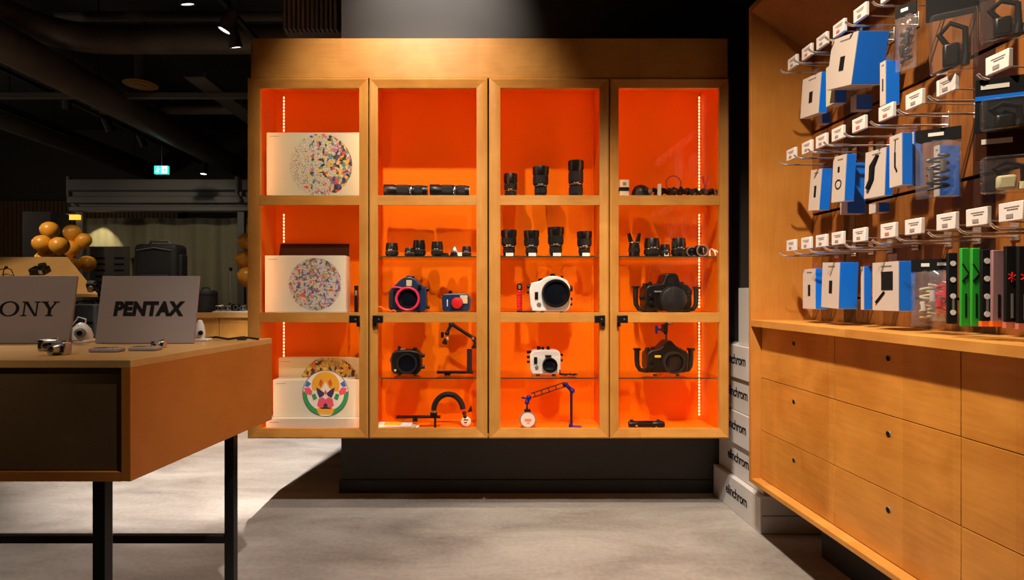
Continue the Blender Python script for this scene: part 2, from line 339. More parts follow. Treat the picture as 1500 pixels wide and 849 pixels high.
for i, ((o0, o1), (i0, i1), hs) in enumerate(doors):
    oy0, oy1, iy0, iy1 = 114, 642, 127.5, 628
    fr = MB()
    prof = lambda t: [(0, .034), (0, .004), (t, 0), (1, .012), (1, .034)]      # outside -> inside, depth
    def ring(t, dep):
        return [(cx(o0 + (i0 - o0)*t), D + dep, cz(oy1 + (iy1 - oy1)*t)), (cx(o1 + (i1 - o1)*t), D + dep, cz(oy1 + (iy1 - oy1)*t)),
                (cx(o1 + (i1 - o1)*t), D + dep, cz(oy0 + (iy0 - oy0)*t)), (cx(o0 + (i0 - o0)*t), D + dep, cz(oy0 + (iy0 - oy0)*t))]
    pr = prof(.14); rings = []
    # the four mitred members do not share corner vertices, so that the mitre stays crisp
    for k in range(4):
        fr.mi = 0 if k in (1, 3) else 1
        rows = [[fr.bm.verts.new(ring(t, dep)[k]) for t, dep in pr], [fr.bm.verts.new(ring(t, dep)[(k+1) % 4]) for t, dep in pr]]
        n = len(pr)
        for j in range(n):
            fr._f([rows[0][j], rows[0][(j+1) % n], rows[1][(j+1) % n], rows[1][j]])
        fr._f(list(reversed(rows[0]))); fr._f(rows[1])
    dr = cpart(fr, 'door', [M['wood_z'], M['wood_x']])
    for yt, yb in ((285.5, 300), (457.5, 472)):
        cpart(MB().box(cx(i0) - .001, cx(i1) + .001, D + .008, D + .0175, cz(yb), cz(yt)), 'crossbar', M['wood_x'], .001, parent=dr)
    cpart(MB().box(cx(i0) - .006, cx(i1) + .006, D + .018, D + .023, cz(iy1) - .006, cz(iy0) + .006), 'pane', M['glass'], parent=dr)
    hx = {0: 520, 1: 554, 2: 878, 3: 911}[i]
    h = MB().box(cx(hx - 7.5), cx(hx + 7.5), D - .022, D + .002, cz(472.5), cz(461.5))
    h.box(cx(hx + 2*hs - 2.4 + 3*hs), cx(hx + 2*hs + 2.4 + 3*hs), D - .012, D + .006, cz(478), cz(472))
    cpart(h, 'handle', M['black'], .003, parent=dr)
    cpart(MB().rev([(0, .005), (.0012, .005)], (cx(hx + 2), D - .0235, cz(467)), (0, 1, 0), 16), 'lock_cylinder', M['silver'], parent=dr)
    # LED tapes: one on the back wall near the outer corner, plus an added, unseen fill strip behind each door stile
    a, b = cols[i]
    for xs in {0: (PXX(416, 3.52),), 1: (PXX(571, 3.52),), 2: (PXX(868, 3.52),), 3: (PXX(1024, 3.52),)}[i]:
        t = cpart(MB().box(xs - .006, xs + .006, BK - .006, BK - .001, FL + .01, TP - .01), 'led_channel', M['orange'])
        if i in (0, 3):
            e = MB(); z = FL + .03
            while z < TP - .03:
                if not any(abs(z - s) < .03 for s in (SH1 - .03, SH2 - .03)): e.box(xs - .0035, xs + .0035, BK - .0085, BK - .006, z, z + .012)
                z += .021
            cpart(e, 'led_tape', M['led'], parent=t)
    for xs, sg in ((a + .004, 1), (b - .004, -1)):
        for z0, z1 in ((FL + .01, SH2 - .04), (SH2 + .01, SH1 - .04), (SH1 + .01, TP - .01)):
            cpart(MB().box(min(xs, xs + sg*.004), max(xs, xs + sg*.004), D + .038, D + .05, z0, z1), 'added_front_fill', M['ledfront'])

# ------------------------------------------------------------------ lenses
lens_n = [0]
PROF = {   # (height share, radius share) of the barrel, with the two grip rings between the given shares
    'zoom': ([(0, .74), (.05, .74), (.06, .8), (.28, .8), (.30, .86), (.62, .88), (.66, .98), (.70, 1), (.985, 1), (1, .97), (1, .84), (.80, .78), (.78, .05)], (.12, .26), (.36, .58)),
    'tele': ([(0, .78), (.04, .78), (.05, .84), (.36, .84), (.38, .9), (.74, .9), (.78, 1), (.99, 1), (1, .96), (1, .86), (.88, .8), (.86, .05)], (.12, .30), (.44, .70)),
    'flare': ([(0, .62), (.06, .62), (.08, .7), (.34, .72), (.44, .84), (.72, .9), (.78, .99), (.985, 1), (1, .98), (1, .86), (.82, .74), (.80, .05)], (.16, .32), (.46, .70)),
    'short': ([(0, .82), (.10, .82), (.12, .96), (.42, 1), (.78, 1), (.84, .94), (.985, .92), (1, .9), (1, .78), (.86, .66), (.84, .05)], (.18, .40), (.48, .74)),
}
def lens(loc, h, r, label, style='zoom', group=None, lying=0, accent='silver', foot=False, rz=0.):
    """standing lens, front glass up; lying: +1 front to the right, -1 front to the left"""
    if lying:
        t = thing('camera_lens', label, 'camera lens', (loc[0], loc[1], loc[2] + r), group=group, rot=(0, lying*PI/2, rz))
        z0 = -h/2
    else:
        t = thing('camera_lens', label, 'camera lens', loc, rz, group); z0 = 0
    prof, g1, g2 = PROF[style]
    MB().rev([(z0 + a*h, b*r) for a, b in prof], n=32).build('barrel', M['black'], t)
    rad = lambda q: max(b for a, b in prof if a <= q + .2 and a >= q - .25)
    for nm, (a, b) in (('zoom_ring', g1), ('focus_ring', g2)):
        R = (prof[3][1] if nm == 'zoom_ring' else prof[5][1])*r + .0012
        MB().rev([(z0 + a*h, R - .001), (z0 + a*h + .001, R + .0012), (z0 + b*h - .001, R + .0012), (z0 + b*h, R - .001)], n=72, rib=(1, 2, .0014)).build(nm, M['rubber'], t)
    q = (g1[1] + g2[0])/2
    R = max(prof[3][1], prof[4][1])*r + .0008
    MB().rev([(z0 + q*h - .0012, R), (z0 + q*h + .0012, R)], n=32).build('accent_ring', M[accent], t)
    MB().rev([(z0 - .0005, prof[0][1]*r*.97), (z0 + .0035, prof[0][1]*r*1.01)], n=28).build('mount', M['silver'], t)
    MB().rev([(z0 + h*.83, r*.72), (z0 + h*.845, r*.6), (z0 + h*.85, r*.02)], n=24).build('front_element', M['lensglass'], t)
    mk = MB()
    for dx, w in ((-.35, .20), (.05, .3)):
        ang = -PI/2 + dx
        c = Vector((math.cos(ang)*R, math.sin(ang)*R, z0 + q*h + .007))
        mk.cbox(c, (w*r, .0012, .003))
    mk.build('engraving', M['white'], t)
    if foot:
        MB().box(-r*1.25, r*1.25, -r*.7, r*.8, 0, .008).build('base_plate', M['black'], t, .002)
        MB().box(-r*.45, r*.5, -r*.98, -r*.9, .003, .025).build('label_card', M['paper'], t)
    return t
def L(x0, x1, yt, d, shelf, label, style='zoom', **k):
    r = (x1 - x0)/2/FOC*d; h = PZ(yt, d) - shelf
    return lens(((x0 + x1)/2 and PXX((x0 + x1)/2, d), d, shelf), h, r, label, style, **k)
# third column, upper wooden shelf and the glass shelf below
g = 'lenses standing in the third cabinet bay'
L(738, 758, 255, 3.33, SH1, 'shortest of three black lenses standing on the top wooden shelf', 'zoom', accent='gold', group=g)
L(780, 804, 245, 3.33, SH1, 'mid-height black lens standing between two others on the top shelf', 'flare', group=g)
L(832, 855, 236, 3.33, SH1, 'tallest black telephoto lens standing at right on the top shelf', 'tele', group=g)
L(734, 757, 337, 3.33, GL1, 'black lens with label card at left end of the row of four on glass', 'flare', foot=True, group=g)
L(767, 790, 338, 3.33, GL1, 'second black lens from the left of four on the glass shelf', 'flare', foot=True, group=g)
L(802, 826, 333, 3.33, GL1, 'tallest of the four labelled lenses on the glass shelf', 'flare', foot=True, group=g, accent='gold')
L(845, 867, 339, 3.33, GL1, 'black lens standing apart at right end of the row of four on glass', 'flare', foot=True, group=g)
# second column, lenses lying and standing
g = 'lenses in the second cabinet bay'
d = 3.32
for x0, x1, lb, sd in ((563, 627, 'left of two black zoom lenses lying on the top wooden shelf', -1), (630, 688, 'right of two black zoom lenses lying on the top wooden shelf', -1)):
    lens((PXX((x0 + x1)/2, d), d, SH1), (x1 - x0)/FOC*d, (PZ(270, d) - SH1)/2, lb, 'tele', lying=sd, group=g)
L(565, 583, 356, 3.32, GL1, 'small black prime lens at left end of the glass shelf', 'short', group=g)
L(593, 607, 363, 3.30, GL1, 'smallest black lens, standing in front beside the wide one on glass', 'short', group=g)
L(605, 623, 352, 3.345, GL1, 'wide black prime lens just right of the smallest one on glass', 'short', group=g)
L(632, 649, 354, 3.32, GL1, 'black prime lens with silver marks at middle of the glass shelf', 'short', group=g, accent='gold')
L(677, 690, 361, 3.32, GL1, 'small black lens at right end of the glass shelf beside a silver adapter', 'short', group=g)
# fourth column glass shelf
g = 'lenses in the fourth cabinet bay'
L(944, 966, 349, 3.33, GL1, 'wide black lens second from left on the fourth glass shelf', 'short', group=g)
L(967, 981, 358, 3.33, GL1, 'short black lens between two wide ones, white card at its foot', 'short', group=g, foot=True)
L(984, 1004, 349, 3.33, GL1, 'wide black lens in the middle of the fourth glass shelf', 'short', group=g)
# black ball-shaped converter and a lens facing the viewer
def facing_lens(x, y, rpx, d, shelf, label):
    r = rpx/FOC*d
    t = thing('wet_lens', label, 'camera lens', (PXX(x, d), d, shelf))
    MB().rev([(-.03, r*.8), (-.005, r), (.03, r*.95), (.045, r*.7)], (0, 0, r), (0, 1, 0), 32).build('barrel', M['black'], t)
    MB().torus((0, -.03, r), r*.86, .004, (0, 1, 0)).build('rim', M['grey'], t)
    MB().rev([(-.034, .001), (-.030, r*.45), (-.024, r*.78)], (0, 0, r), (0, 1, 0), 28, caps=False).build('front_element', M['lensglass'], t)
facing_lens(1026, 366, 9.3, 3.31, GL1, 'round wet lens facing forward with a grey rim on the fourth glass shelf')
facing_lens(1010.5, 367, 8, 3.35, GL1, 'plain black wet lens between a wide lens and the grey-rimmed one')
# lens with two raised mount claws
t = thing('tripod_mount', 'black lens mount with two open claws at left of the fourth glass shelf', 'mount', P(929, 377, 3.33) * Vector((1, 1, 0)) if False else (PXX(929, 3.33), 3.33, GL1))
MB().rev([(0, .031), (.008, .033), (.03, .030), (.062, .032), (.085, .028), (.09, .02)], n=28).build('barrel', M['black'], t)
MB().rev([(.03, .0315), (.031, .034), (.055, .034), (.056, .0315)], n=60, rib=(1, 2, .0015)).build('focus_ring', M['rubber'], t)
for s in (-1, 1):
    MB().prism([(s*.004, .085), (s*.030, .085), (s*.040, .145), (s*.026, .150)], -.012, .012).build('claw', M['black'], t, .003)
MB().rev([(.088, .033), (.093, .033)], n=28).build('accent_ring', M['silver'], t)
# ------------------------------------------------------------------ printed boxes in the first bay
pal = [(.75, .45, .04), (.70, .06, .04), (.03, .03, .03), (.08, .22, .14), (.12, .12, .42), (.65, .20, .32), (.76, .60, .30), (.02, .02, .05)]
mA = confetti('print_half_coloured', [(.03, .03, .03), (.75, .45, .04), (.05, .05, .05), (.70, .10, .04), (.62, .2, .3), (.12, .3, .28), (.08, .06, .25), (.75, .55, .1)], 23, (.58, .55, .42), 3.4, sparse=.36)
mB = confetti('print_fine_mosaic', [(.55, .5, .62), (.1, .1, .1), (.70, .10, .05), (.1, .12, .4), (.3, .35, .06), (.5, .5, .5), (.12, .2, .15), (.45, .3, .5)], 33, (.58, .56, .48), .5, sparse=.55)
mC = confetti('print_gold', [(.62, .36, .04), (.5, .3, .08), (.05, .03, .02), (.7, .45, .05), (.55, .15, .05), (.35, .3, .12)], 22, (.50, .37, .14), 0, sparse=.9)
def art_box(label, x0, x1, y0, y1, d, z0, depth, circ, cm, face, group, name='printed_box'):
    w = (x1 - x0)/FOC*d; h = PZ(y0, d) - z0
    t = thing(name, label, 'box', (PXX((x0 + x1)/2, d), d, z0), group=group)
    MB().box(-w/2, w/2, 0, depth, 0, h).build('carton', face, t, .002)
    if circ:
        X, Y, R = circ; c = (PXX(X, d) - t.location.x, PZ(Y, d) - z0); r = R/FOC*d
        pts = [(c[0] + r*math.cos(2*PI*i/64), c[1] + r*math.sin(2*PI*i/64)) for i in range(64)]
        pts = [(min(w/2, x), max(0, min(h, z))) for x, z in pts]
        o = MB().prism([(x - c[0], z - c[1]) for x, z in pts], -.0012, -.0002).build('printed_circle', cm, t, loc=(c[0], 0, c[1]))
    MB().box(-w/2 + .02, -w/2 + .075, -.0008, -.0001, h - .024, h - .021).build('printed_line', M['grey'], t)
    return t, w, h
gb = 'printed white boxes in the first cabinet bay'
art_box('cream box with half-coloured doodle circle on the top shelf', 390.5, 529, 194, 285, 3.27, SH1, .09, (470, 242, 46), mA, M['cream2'], gb)
t, w, h = art_box('white box with a fine grey mosaic circle on the middle shelf', 388, 506, 374, 457, 3.27, SH2, .12, (461.5, 416, 38.5), mB, M['card'], gb)
# brown lid standing open behind it
t = thing('box_lid', 'dark brown lid board propped up behind the mosaic circle box', 'lid', (PXX(452, 3.40), 3.41, SH2))
h2 = PZ(356, 3.44) - SH2
hz = PZ(373, 3.41) - SH2
MB().hexa([(-.24, 0, 0), (.235, 0, 0), (.235, .012, 0), (-.24, .012, 0), (-.20, .062, h2), (.235, .062, h2), (.235, .074, h2), (-.20, .074, h2)]).build('board', M['brown'], t, .002)
# small black remote behind the door stile
t = thing('remote_control', 'slim black remote standing upright behind the handle of the first door', 'remote', (PXX(522, 3.28), 3.28, SH2))
MB().box(-.012, .012, -.008, .008, 0, .16).build('case', M['black'], t, .004)
MB().box(-.006, .006, -.0095, -.0081, .10, .13).build('button', M['grey'], t, .001)
# bottom: cream box with gold circle behind, white box in front, on a flat white box
t, w, h = art_box('cream box with a golden half circle behind the white box at the bottom', 408, 529, 524, 624, 3.40, FL, .06, (483, 566, 44), mC, M['cream'], gb)
t, w, h = art_box('flat white box lying at the bottom under the colourful circle box', 389.5, 529, 612.5, 628, 3.235, FL, .155, None, None, M['card'], gb, 'flat_box')
zf = PZ(612.5, 3.235)
t, w, h = art_box('white box with a bright symmetrical circle at the bottom of the first bay', 400, 529, 556, 612, 3.27, zf, .10, None, None, M['card'], gb)
X, Y, R = 477, 589, 34; d = 3.27
c = Vector((PXX(X, d) - t.location.x, 0, max(R/FOC*d + .003, PZ(Y, d) - zf))); r = R/FOC*d
disc = MB().prism([(r*math.cos(2*PI*i/64), r*math.sin(2*PI*i/64)) for i in range(64)], -.0012, -.0002).build('printed_circle', M['paper'], t, loc=c)
def blot(polys, m, k):
    b = MB()
    for p in polys: b.prism([(x*r, z*r) for x, z in p], -.0014 - .0003*k, -.0012)
    return b.build('colour_patch', m, disc)
def ell(cx_, cz_, a, b_, n=28, ph=(0, 2*PI)): return [(cx_ + a*math.cos(ph[0] + (ph[1]-ph[0])*i/n), cz_ + b_*math.sin(ph[0] + (ph[1]-ph[0])*i/n)) for i in range(n)]
cres = lambda s: [(s*math.cos(a)*.97, math.sin(a)*.97) for a in [math.radians(v) for v in range(-75, 6, 8)]] + [(s*math.cos(a)*.78 + s*.02, math.sin(a)*.76) for a in [math.radians(v) for v in range(5, -76, -8)]]
mir = lambda p: [p, [(-x, z) for x, z in p]]
blot(mir(cres(1)), M['green2'], 1)
blot(mir([(.62, .42), (.80, .55), (.90, .30), (.74, .28)]), M['artblue'], 1)
blot(mir([(.70, .26), (.92, .24), (.86, -.02), (.62, -.08), (.56, .08)]), M['artpink'], 2)
blot([ell(0, .34, .60, .60, 36, (-.45, PI + .45))], M['artgold'], 2)
blot([[(0, .50), (.16, .22), (.42, .06), (.30, -.20), (-.30, -.20), (-.42, .06), (-.16, .22)]], M['paper'], 3)
blot(mir([(.10, .50), (.22, .62), (.30, .40), (.20, .26)]), M['artred'], 3)
blot(mir([(.05, .02), (.22, .16), (.40, .26), (.36, .02), (.26, -.20), (.08, -.10)]), M['artnavy'], 4)
blot(mir([(.45, .0), (.60, -.06), (.52, -.30), (.36, -.22)]), M['green2'], 4)
blot([[(-.30, -.24), (-.12, -.16), (0, -.26), (.12, -.16), (.30, -.24), (.36, -.52), (.20, -.66), (-.20, -.66), (-.36, -.52)]], M['artpink'], 4)
blot([[(-.40, -.66), (0, -.58), (.40, -.66), (.28, -.90), (-.28, -.90)]], M['artgold'], 4)
blot([[(-.10, -.50), (0, -.40), (.10, -.50), (.06, -.64), (-.06, -.64)]], M['artnavy'], 5)
blot([[(0, .18), (.07, .02), (0, -.08), (-.07, .02)]], M['artpink'], 4)
MB().torus((0, -.0012, 0), r*.985, .0016, (0, 1, 0), 64, 6).build('outline', M['ink'], disc)

# ------------------------------------------------------------------ underwater housings
def housing(label, loc, outline, depth, m, port=None, parts=(), knobs=(), handles=None, feet=True, name='underwater_housing', group='underwater camera housings'):
    """outline: (x, z) of the body seen from the front, in metres from the foot centre"""
    t = thing(name, label, 'camera housing', loc, group=group)
    MB().prism(outline, -depth/2, depth/2).build('body', m, t, .007, 3)
    MB().prism([(x*.96, z*.96 + .003) for x, z in outline], -depth*.08, depth*.08).build('seam', M['blackm'], t)
    if port:
        x, z, r, ln, ring, rm = port
        MB().rev([(0, r*.9), (.008, r), (ln*.6, r), (ln, r*.97), (ln, r*.84), (ln*.7, r*.8)], (x, -depth/2, z), (0, -1, 0), 40, caps=False).build('port', rm, t)
        MB().rev([(ln*.55, r*.82), (ln*.62, r*.6), (ln*.68, r*.3), (ln*.70, .001)], (x, -depth/2, z), (0, -1, 0), 36, caps=False).build('port_glass', M['lensglass'], t)
        if ring: MB().torus((x, -depth/2 - ln, z), r*.93, r*.10, (0, 1, 0), 44, 10).build('port_ring', ring, t)
    for nm, mb, mm in parts: mb.build(nm, mm, t, .003)
    for x, z, r, kind in knobs:
        k = MB()
        if kind == 'top': k.cyl((x, 0, z - .012), (x, 0, z + .010), r, n=18).cyl((x, 0, z + .010), (x, 0, z + .016), r*.8, n=18)
        elif kind == 'front': k.cyl((x, -depth/2 + .004, z), (x, -depth/2 - .018, z), r, r*.85, n=18)
        else: k.cyl((x - kind*.010, 0, z), (x + kind*.018, 0, z), r, n=18)
        k.build('knob', M['black'], t, .001)
    if handles:
        for s, (hx, hb, ht) in zip((-1, 1), handles):
            h = MB()
            pts = [(s*hx*.35, 0, hb + .012), (s*hx*.70, 0, hb + .010), (s*hx*.90, 0, hb + .018), (s*hx*.985, 0, hb + .045), (s*hx, 0, hb + .08), (s*hx, 0, ht)]
            h.tube(pts, [.012, .012, .0135, .0145, .015, .0155], 14)
            o = h.build('handle', M['rubber'], t)
            MB().box(s*hx - .020, s*hx + .020, -.018, .018, ht - .002, ht + .012).build('handle_cap', M['black'], o, .004)
    if feet:
        for s in (-1, 1):
            w = max(x for x, z in outline)*.55
            MB().cyl((s*w, -depth*.2, 0), (s*w, -depth*.2, .006), .012).build('foot', M['black'], t)
    return t
def SC(d): return d/FOC
d = 3.34; k = SC(d)
# white housing, big port (third bay, middle shelf); outline given in picture units about (808, 457)
def outl(pts, x0, y0, k): return [((x - x0)*k, (y0 - y)*k) for x, y in pts]
o = outl([(779, 456), (776, 446), (775, 424), (778, 415), (790, 412), (797, 408), (803, 405), (815, 405), (822, 408), (829, 411), (833, 420), (834, 445), (831, 454), (826, 456)], 808, 457, k)
b = MB().box((782-808)*k, (787-808)*k, -.056, -.046, (457-439)*k, (457-428)*k)
b2 = MB().rev([(0, .013), (.010, .013), (.010, .008)], ((788-808)*k, -.046, (457-446)*k), (0, -1, 0), 20)
housing('white underwater housing with a large black lens port on the middle shelf', (PXX(808, d), d, SH2), o, .10, M['white'],
        port=(4*k, 27*k, 20.5*k, .035, None, M['black']),
        parts=[('grip_pad', b, M['black']), ('dial', b2, M['grey'])],
        knobs=[((792-808)*k, (457-412)*k, .017, 'top'), ((810-808)*k, (457-405)*k, .016, 'top'), ((823-808)*k, (457-408)*k, .009, 'top'), ((776-808)*k, (457-420)*k, .014, -1), ((776-808)*k, (457-428)*k, .010, -1),
               ((834-808)*k, (457-423)*k, .018, 1), ((834-808)*k, (457-438)*k, .009, 1), ((834-808)*k, (457-446)*k, .008, 1)])
# red grip on a black tray
t = thing('grip_handle', 'red grip handle with black top on a thin tray beside the white housing', 'grip', (PXX(761, 3.31), 3.31, SH2))
hh = PZ(415, 3.31) - SH2
MB().box(-.018, .095, -.02, .02, 0, .006).build('tray', M['black'], t, .001)
pr = [(.006, .011)]
z = .014
while z < hh - .045: pr += [(z, .016), (z + .010, .017), (z + .013, .013)]; z += .017
MB().rev(pr + [(hh - .04, .012)], n=24).build('grip', M['red'], t)
MB().rev([(hh - .04, .013), (hh - .03, .017), (hh - .006, .016), (hh, .009)], n=20).build('grip_top', M['black'], t)
MB().box(-.006, .006, -.020, -.012, hh - .032, hh - .010).build('button', M['silver'], t, .001)
# small white housing (third bay, lower glass shelf)
o = outl([(779, 551), (776, 545), (776, 522), (780, 517), (790, 516), (812, 516), (818, 518), (820, 524), (820, 546), (816, 551)], 799, 553, k)
housing('small white underwater housing with a black round port on the lower glass shelf', (PXX(799, d), d, GL2), o, .08, M['white'],
        port=(4.8*k, 15.5*k, 11*k, .03, None, M['black']),
        parts=[('grip_pad', MB().box((781-799)*k, (786-799)*k, -.048, -.038, (553-536)*k, (553-526)*k), M['black']), ('dial', MB().rev([(0, .011), (.009, .011), (.009, .006)], ((785-799)*k, -.038, (553-541)*k), (0, -1, 0), 18), M['grey']),
               ('latch', MB().box((797-799)*k, (806-799)*k, -.06, -.038, (553-526)*k, (553-523)*k), M['black'])],
        knobs=[((789-799)*k, (553-515)*k, .012, 'top'), ((795-799)*k, (553-516)*k, .010, 'top'), ((803-799)*k, (553-515)*k, .011, 'top'), ((776-799)*k, (553-520)*k, .009, -1), ((776-799)*k, (553-527)*k, .009, -1), ((776-799)*k, (553-534)*k, .008, -1),
               ((820-799)*k, (553-524)*k, .008, 1), ((820-799)*k, (553-532)*k, .008, 1)])
pts = [(PXX(820 + 25*i/40, 3.28) + 0, 3.28 + .012*math.sin(i*2.2), GL2 + .010 + .006*math.cos(i*2.2) + (.022 if i == 0 else 0)) for i in range(41)]
tag(MB().tube(pts, .0035, 6).build('coiled_lanyard', M['black']), 'black coiled lanyard lying right of the small white housing', 'lanyard')
# blue and crimson housing (second bay, middle shelf)
o = outl([(575, 456), (571, 449), (571, 427), (574, 423), (579, 419), (587, 411), (594, 407), (603, 406), (611, 410), (618, 418), (625, 422), (626, 450), (622, 456)], 600, 457, k)
housing('blue-black underwater housing with a crimson ring around its port', (PXX(600, d), d, SH2), o, .11, M['bluebody'],
        port=(0, 19*k, 17*k, .04, M['pink'], M['bluebody']),
        parts=[('crimson_trim', MB().tube([((577-600)*k, -.057, (457-421)*k), ((585-600)*k, -.06, (457-421.5)*k), ((592-600)*k, -.06, (457-423)*k)], .006, 8), M['pink']),
               ('emblem_plate', MB().box((597-600)*k, (605-600)*k, -.062, -.050, (457-420)*k, (457-411)*k), M['cream']), ('flash_shoe', MB().box((596-600)*k, (607-600)*k, -.03, .03, (457-408)*k, (457-404.5)*k), M['black']),
               ('grip', MB().box((573-600)*k, (579-600)*k, -.075, -.05, (457-452)*k, (457-428)*k), M['rubber'])],
        knobs=[((624-600)*k, (457-424)*k, .014, 1), ((625-600)*k, (457-450)*k, .010, 1), ((580-600)*k, (457-425)*k, .012, 'front'), ((616-600)*k, (457-420)*k, .012, 'front')])
o = outl([(650, 457), (648, 453), (648, 435), (651, 432), (664, 431), (683, 431), (688, 434), (690, 440), (689, 453), (686, 457)], 669, 458, k)
housing('small dark compact housing with a red lens cap beside the crimson-ringed one', (PXX(669, d), d, SH2), o, .07, M['bluebody'],
        port=(1*k, 13*k, 8.6*k, .03, None, M['darkgrey']),
        parts=[('red_cap', MB().rev([(0, 7.9*k), (.008, 8*k), (.010, 7*k)], (1*k, -.065, 13*k), (0, -1, 0), 28), M['red']), ('flash_window', MB().box((674-669)*k, (685-669)*k, -.043, -.033, (458-446)*k, (458-434)*k), M['cream']),
               ('marking', MB().box((655-669)*k, (656.6-669)*k, -.037, -.034, (458-450)*k, (458-440)*k), M['white'])],
        knobs=[((660-669)*k, (458-431)*k, .012, 'top')], feet=False)
pts = [(PXX(553 + 27*q, 3.25), 3.25, SH2 + .004 + .03*(1 - q)**2 + .008*math.sin(q*9)**2) for q in [i/14 for i in range(15)]]
tag(MB().tube(pts, .0035, 6).build('lanyard', M['orangecord']), 'orange cord lanyard lying left of the crimson-ringed housing', 'lanyard')
# black compact housing on lower glass shelf, second bay
o = outl([(579, 551), (575, 545), (574, 527), (577, 519), (584, 517), (603, 516), (613, 518), (618, 523), (618, 545), (612, 551)], 597, 553, k)
housing('squat black housing with rounded corners on the lower glass shelf', (PXX(597, d), d, GL2), o, .11, M['black'],
        port=(1*k, 18*k, 15*k, .02, None, M['darkgrey']),
        parts=[('silver_button', MB().box((587-597)*k, (594-597)*k, -.03, .0, (553-517)*k, (553-514.5)*k), M['silver']), ('orange_badge', MB().rev([(0, .008), (.004, .007)], ((581-597)*k, -.055, (553-545)*k), (0, -1, 0), 14), M['cream'])],
        knobs=[((585-597)*k, (553-515)*k, .010, 'top'), ((608-597)*k, (553-517)*k, .014, 'top'), ((618-597)*k, (553-525)*k, .010, 1), ((618-597)*k, (553-542)*k, .010, 1), ((576-597)*k, (553-532)*k, .012, -1)])
# black housings with two handles (fourth bay)
o = outl([(944, 455), (941, 448), (941, 424), (945, 419), (957, 417), (966, 416), (970, 403), (975, 401), (984, 401), (988, 404), (991, 415), (1002, 418), (1007, 424), (1008, 446), (1004, 455)], 976, 457, k)
housing('large black underwater housing with two upright handles on the middle shelf', (PXX(976, d), d, SH2), o, .13, M['black'],
        port=(2*k, 18*k, 19*k, .045, None, M['darkgrey']),
        parts=[('port_cap', MB().rev([(0, 18*k), (.006, 17.6*k), (.012, 12*k)], (2*k, -.108, 18*k), (0, -1, 0), 36), M['darkgrey']), ('lever', MB().box((953-976)*k, (965-976)*k, -.075, -.06, (457-429)*k, (457-426.5)*k), M['grey'])],
        knobs=[((945-976)*k, (457-419)*k, .016, 'top'), ((952-976)*k, (457-417)*k, .013, 'top'), ((998-976)*k, (457-417)*k, .016, 'top'), ((948-976)*k, (457-434)*k, .014, 'front'), ((949-976)*k, (457-444)*k, .014, 'front'), ((1003-976)*k, (457-430)*k, .016, 'front'), ((1008-976)*k, (457-428)*k, .02, 1), ((941-976)*k, (457-436)*k, .012, -1)],
        handles=((45*k, 0, (457-422)*k), (44*k, 0, (457-423)*k)))
o = outl([(947, 548), (944, 541), (944, 521), (950, 516), (962, 514), (969, 507), (974, 502), (979, 502), (985, 509), (993, 514), (1001, 517), (1004, 523), (1003, 541), (1000, 548)], 974, 553, k)
hs2 = housing('black two-handled housing with a yellow label and a joint arm on top', (PXX(974, d), d, GL2), o, .12, M['black'],
        port=(6*k, 20*k, 16*k, .04, None, M['darkgrey']),
        parts=[('yellow_label', MB().box((954-974)*k, (963-974)*k, -.07, -.06, (553-526.5)*k, (553-523)*k), M['yellow']),
               ('stem', MB().cyl((2*k, 0, 50*k), (2*k, 0, 62*k), .006), M['blackm']),
               ('arm_clamp', MB().box(-4*k, 3*k, -.02, .02, 62*k, 74*k).ball((1*k, 0, 62*k), .014).cyl((6*k, -.02, 78*k), (6*k, .02, 78*k), .022), M['black']),
               ('blue_lever', MB().cyl((-13*k, 0, 66*k), (-3*k, 0, 66*k), .006).box(-14*k, -11*k, -.01, .01, 60*k, 72*k), M['cyanblue']),
               ('silver_cap', MB().rev([(0, .018), (.006, .017), (.008, .01)], (6*k, -.02, 78*k), (0, -1, 0), 20), M['silver'])],
        knobs=[((948-974)*k, (553-517)*k, .014, 'top'), ((956-974)*k, (553-516)*k, .012, 'top'), ((996-974)*k, (553-518)*k, .014, 'top'), ((949-974)*k, (553-531)*k, .012, 'front'), ((950-974)*k, (553-539)*k, .011, 'front'), ((1000-974)*k, (553-524)*k, .018, 1)],
        handles=((41*k, 3*k, (553-517)*k), (38*k, 3*k, (553-517)*k)))

# ------------------------------------------------------------------ arms, cords and small things in the cabinet
def pt(x, y, d): return P(x, y, d)
d = 3.32; k = SC(d)
t = thing('articulated_arm', 'black jointed arm on an upright handle and flat base, second bay', 'arm', (PXX(668, d), d, GL2))
q = lambda x, y, dy=0: Vector(((x - 668)*k, dy, PZ(y, d) - GL2))
MB().box((640-668)*k, (693-668)*k, -.02, .02, q(0, 546).z - .001, q(0, 543).z).build('base_bar', M['black'], t, .001)
MB().box((651-668)*k, (660-668)*k, -.015, .015, .0, q(0, 546).z).build('base_foot', M['black'], t, .002)
MB().box((684-668)*k, (691.5-668)*k, -.014, .014, q(0, 544).z, q(0, 511).z).build('grip', M['rubber'], t, .005)
MB().tube([q(692, 510), q(696, 503), q(694, 496)], .009).ball(q(694, 496), .016).ball(q(696, 507), .013).build('lower_joint', M['black'], t)
MB().cyl(q(692, 494), q(664, 476), .0105, n=12).build('arm_segment', M['black'], t)
MB().ball(q(661, 475), .017).cyl(q(661, 475), q(655, 487), .010).ball(q(655, 488), .015).box(q(646, 0).x, q(650, 0).x, -.012, .012, q(0, 494).z, q(0, 486).z).build('upper_joint', M['black'], t)
MB().ball(q(655, 496), .013).build('silver_ball', M['silver'], t)
MB().cyl(q(693, 495, -.02), q(693, 495, .02), .009).build('clamp_screw', M['silver'], t)
MB().rev([(0, .010), (.03, .017), (.034, .012)], q(653, 496), (-.25, 0, -1), 18).build('spot_head', M['brown'], t)
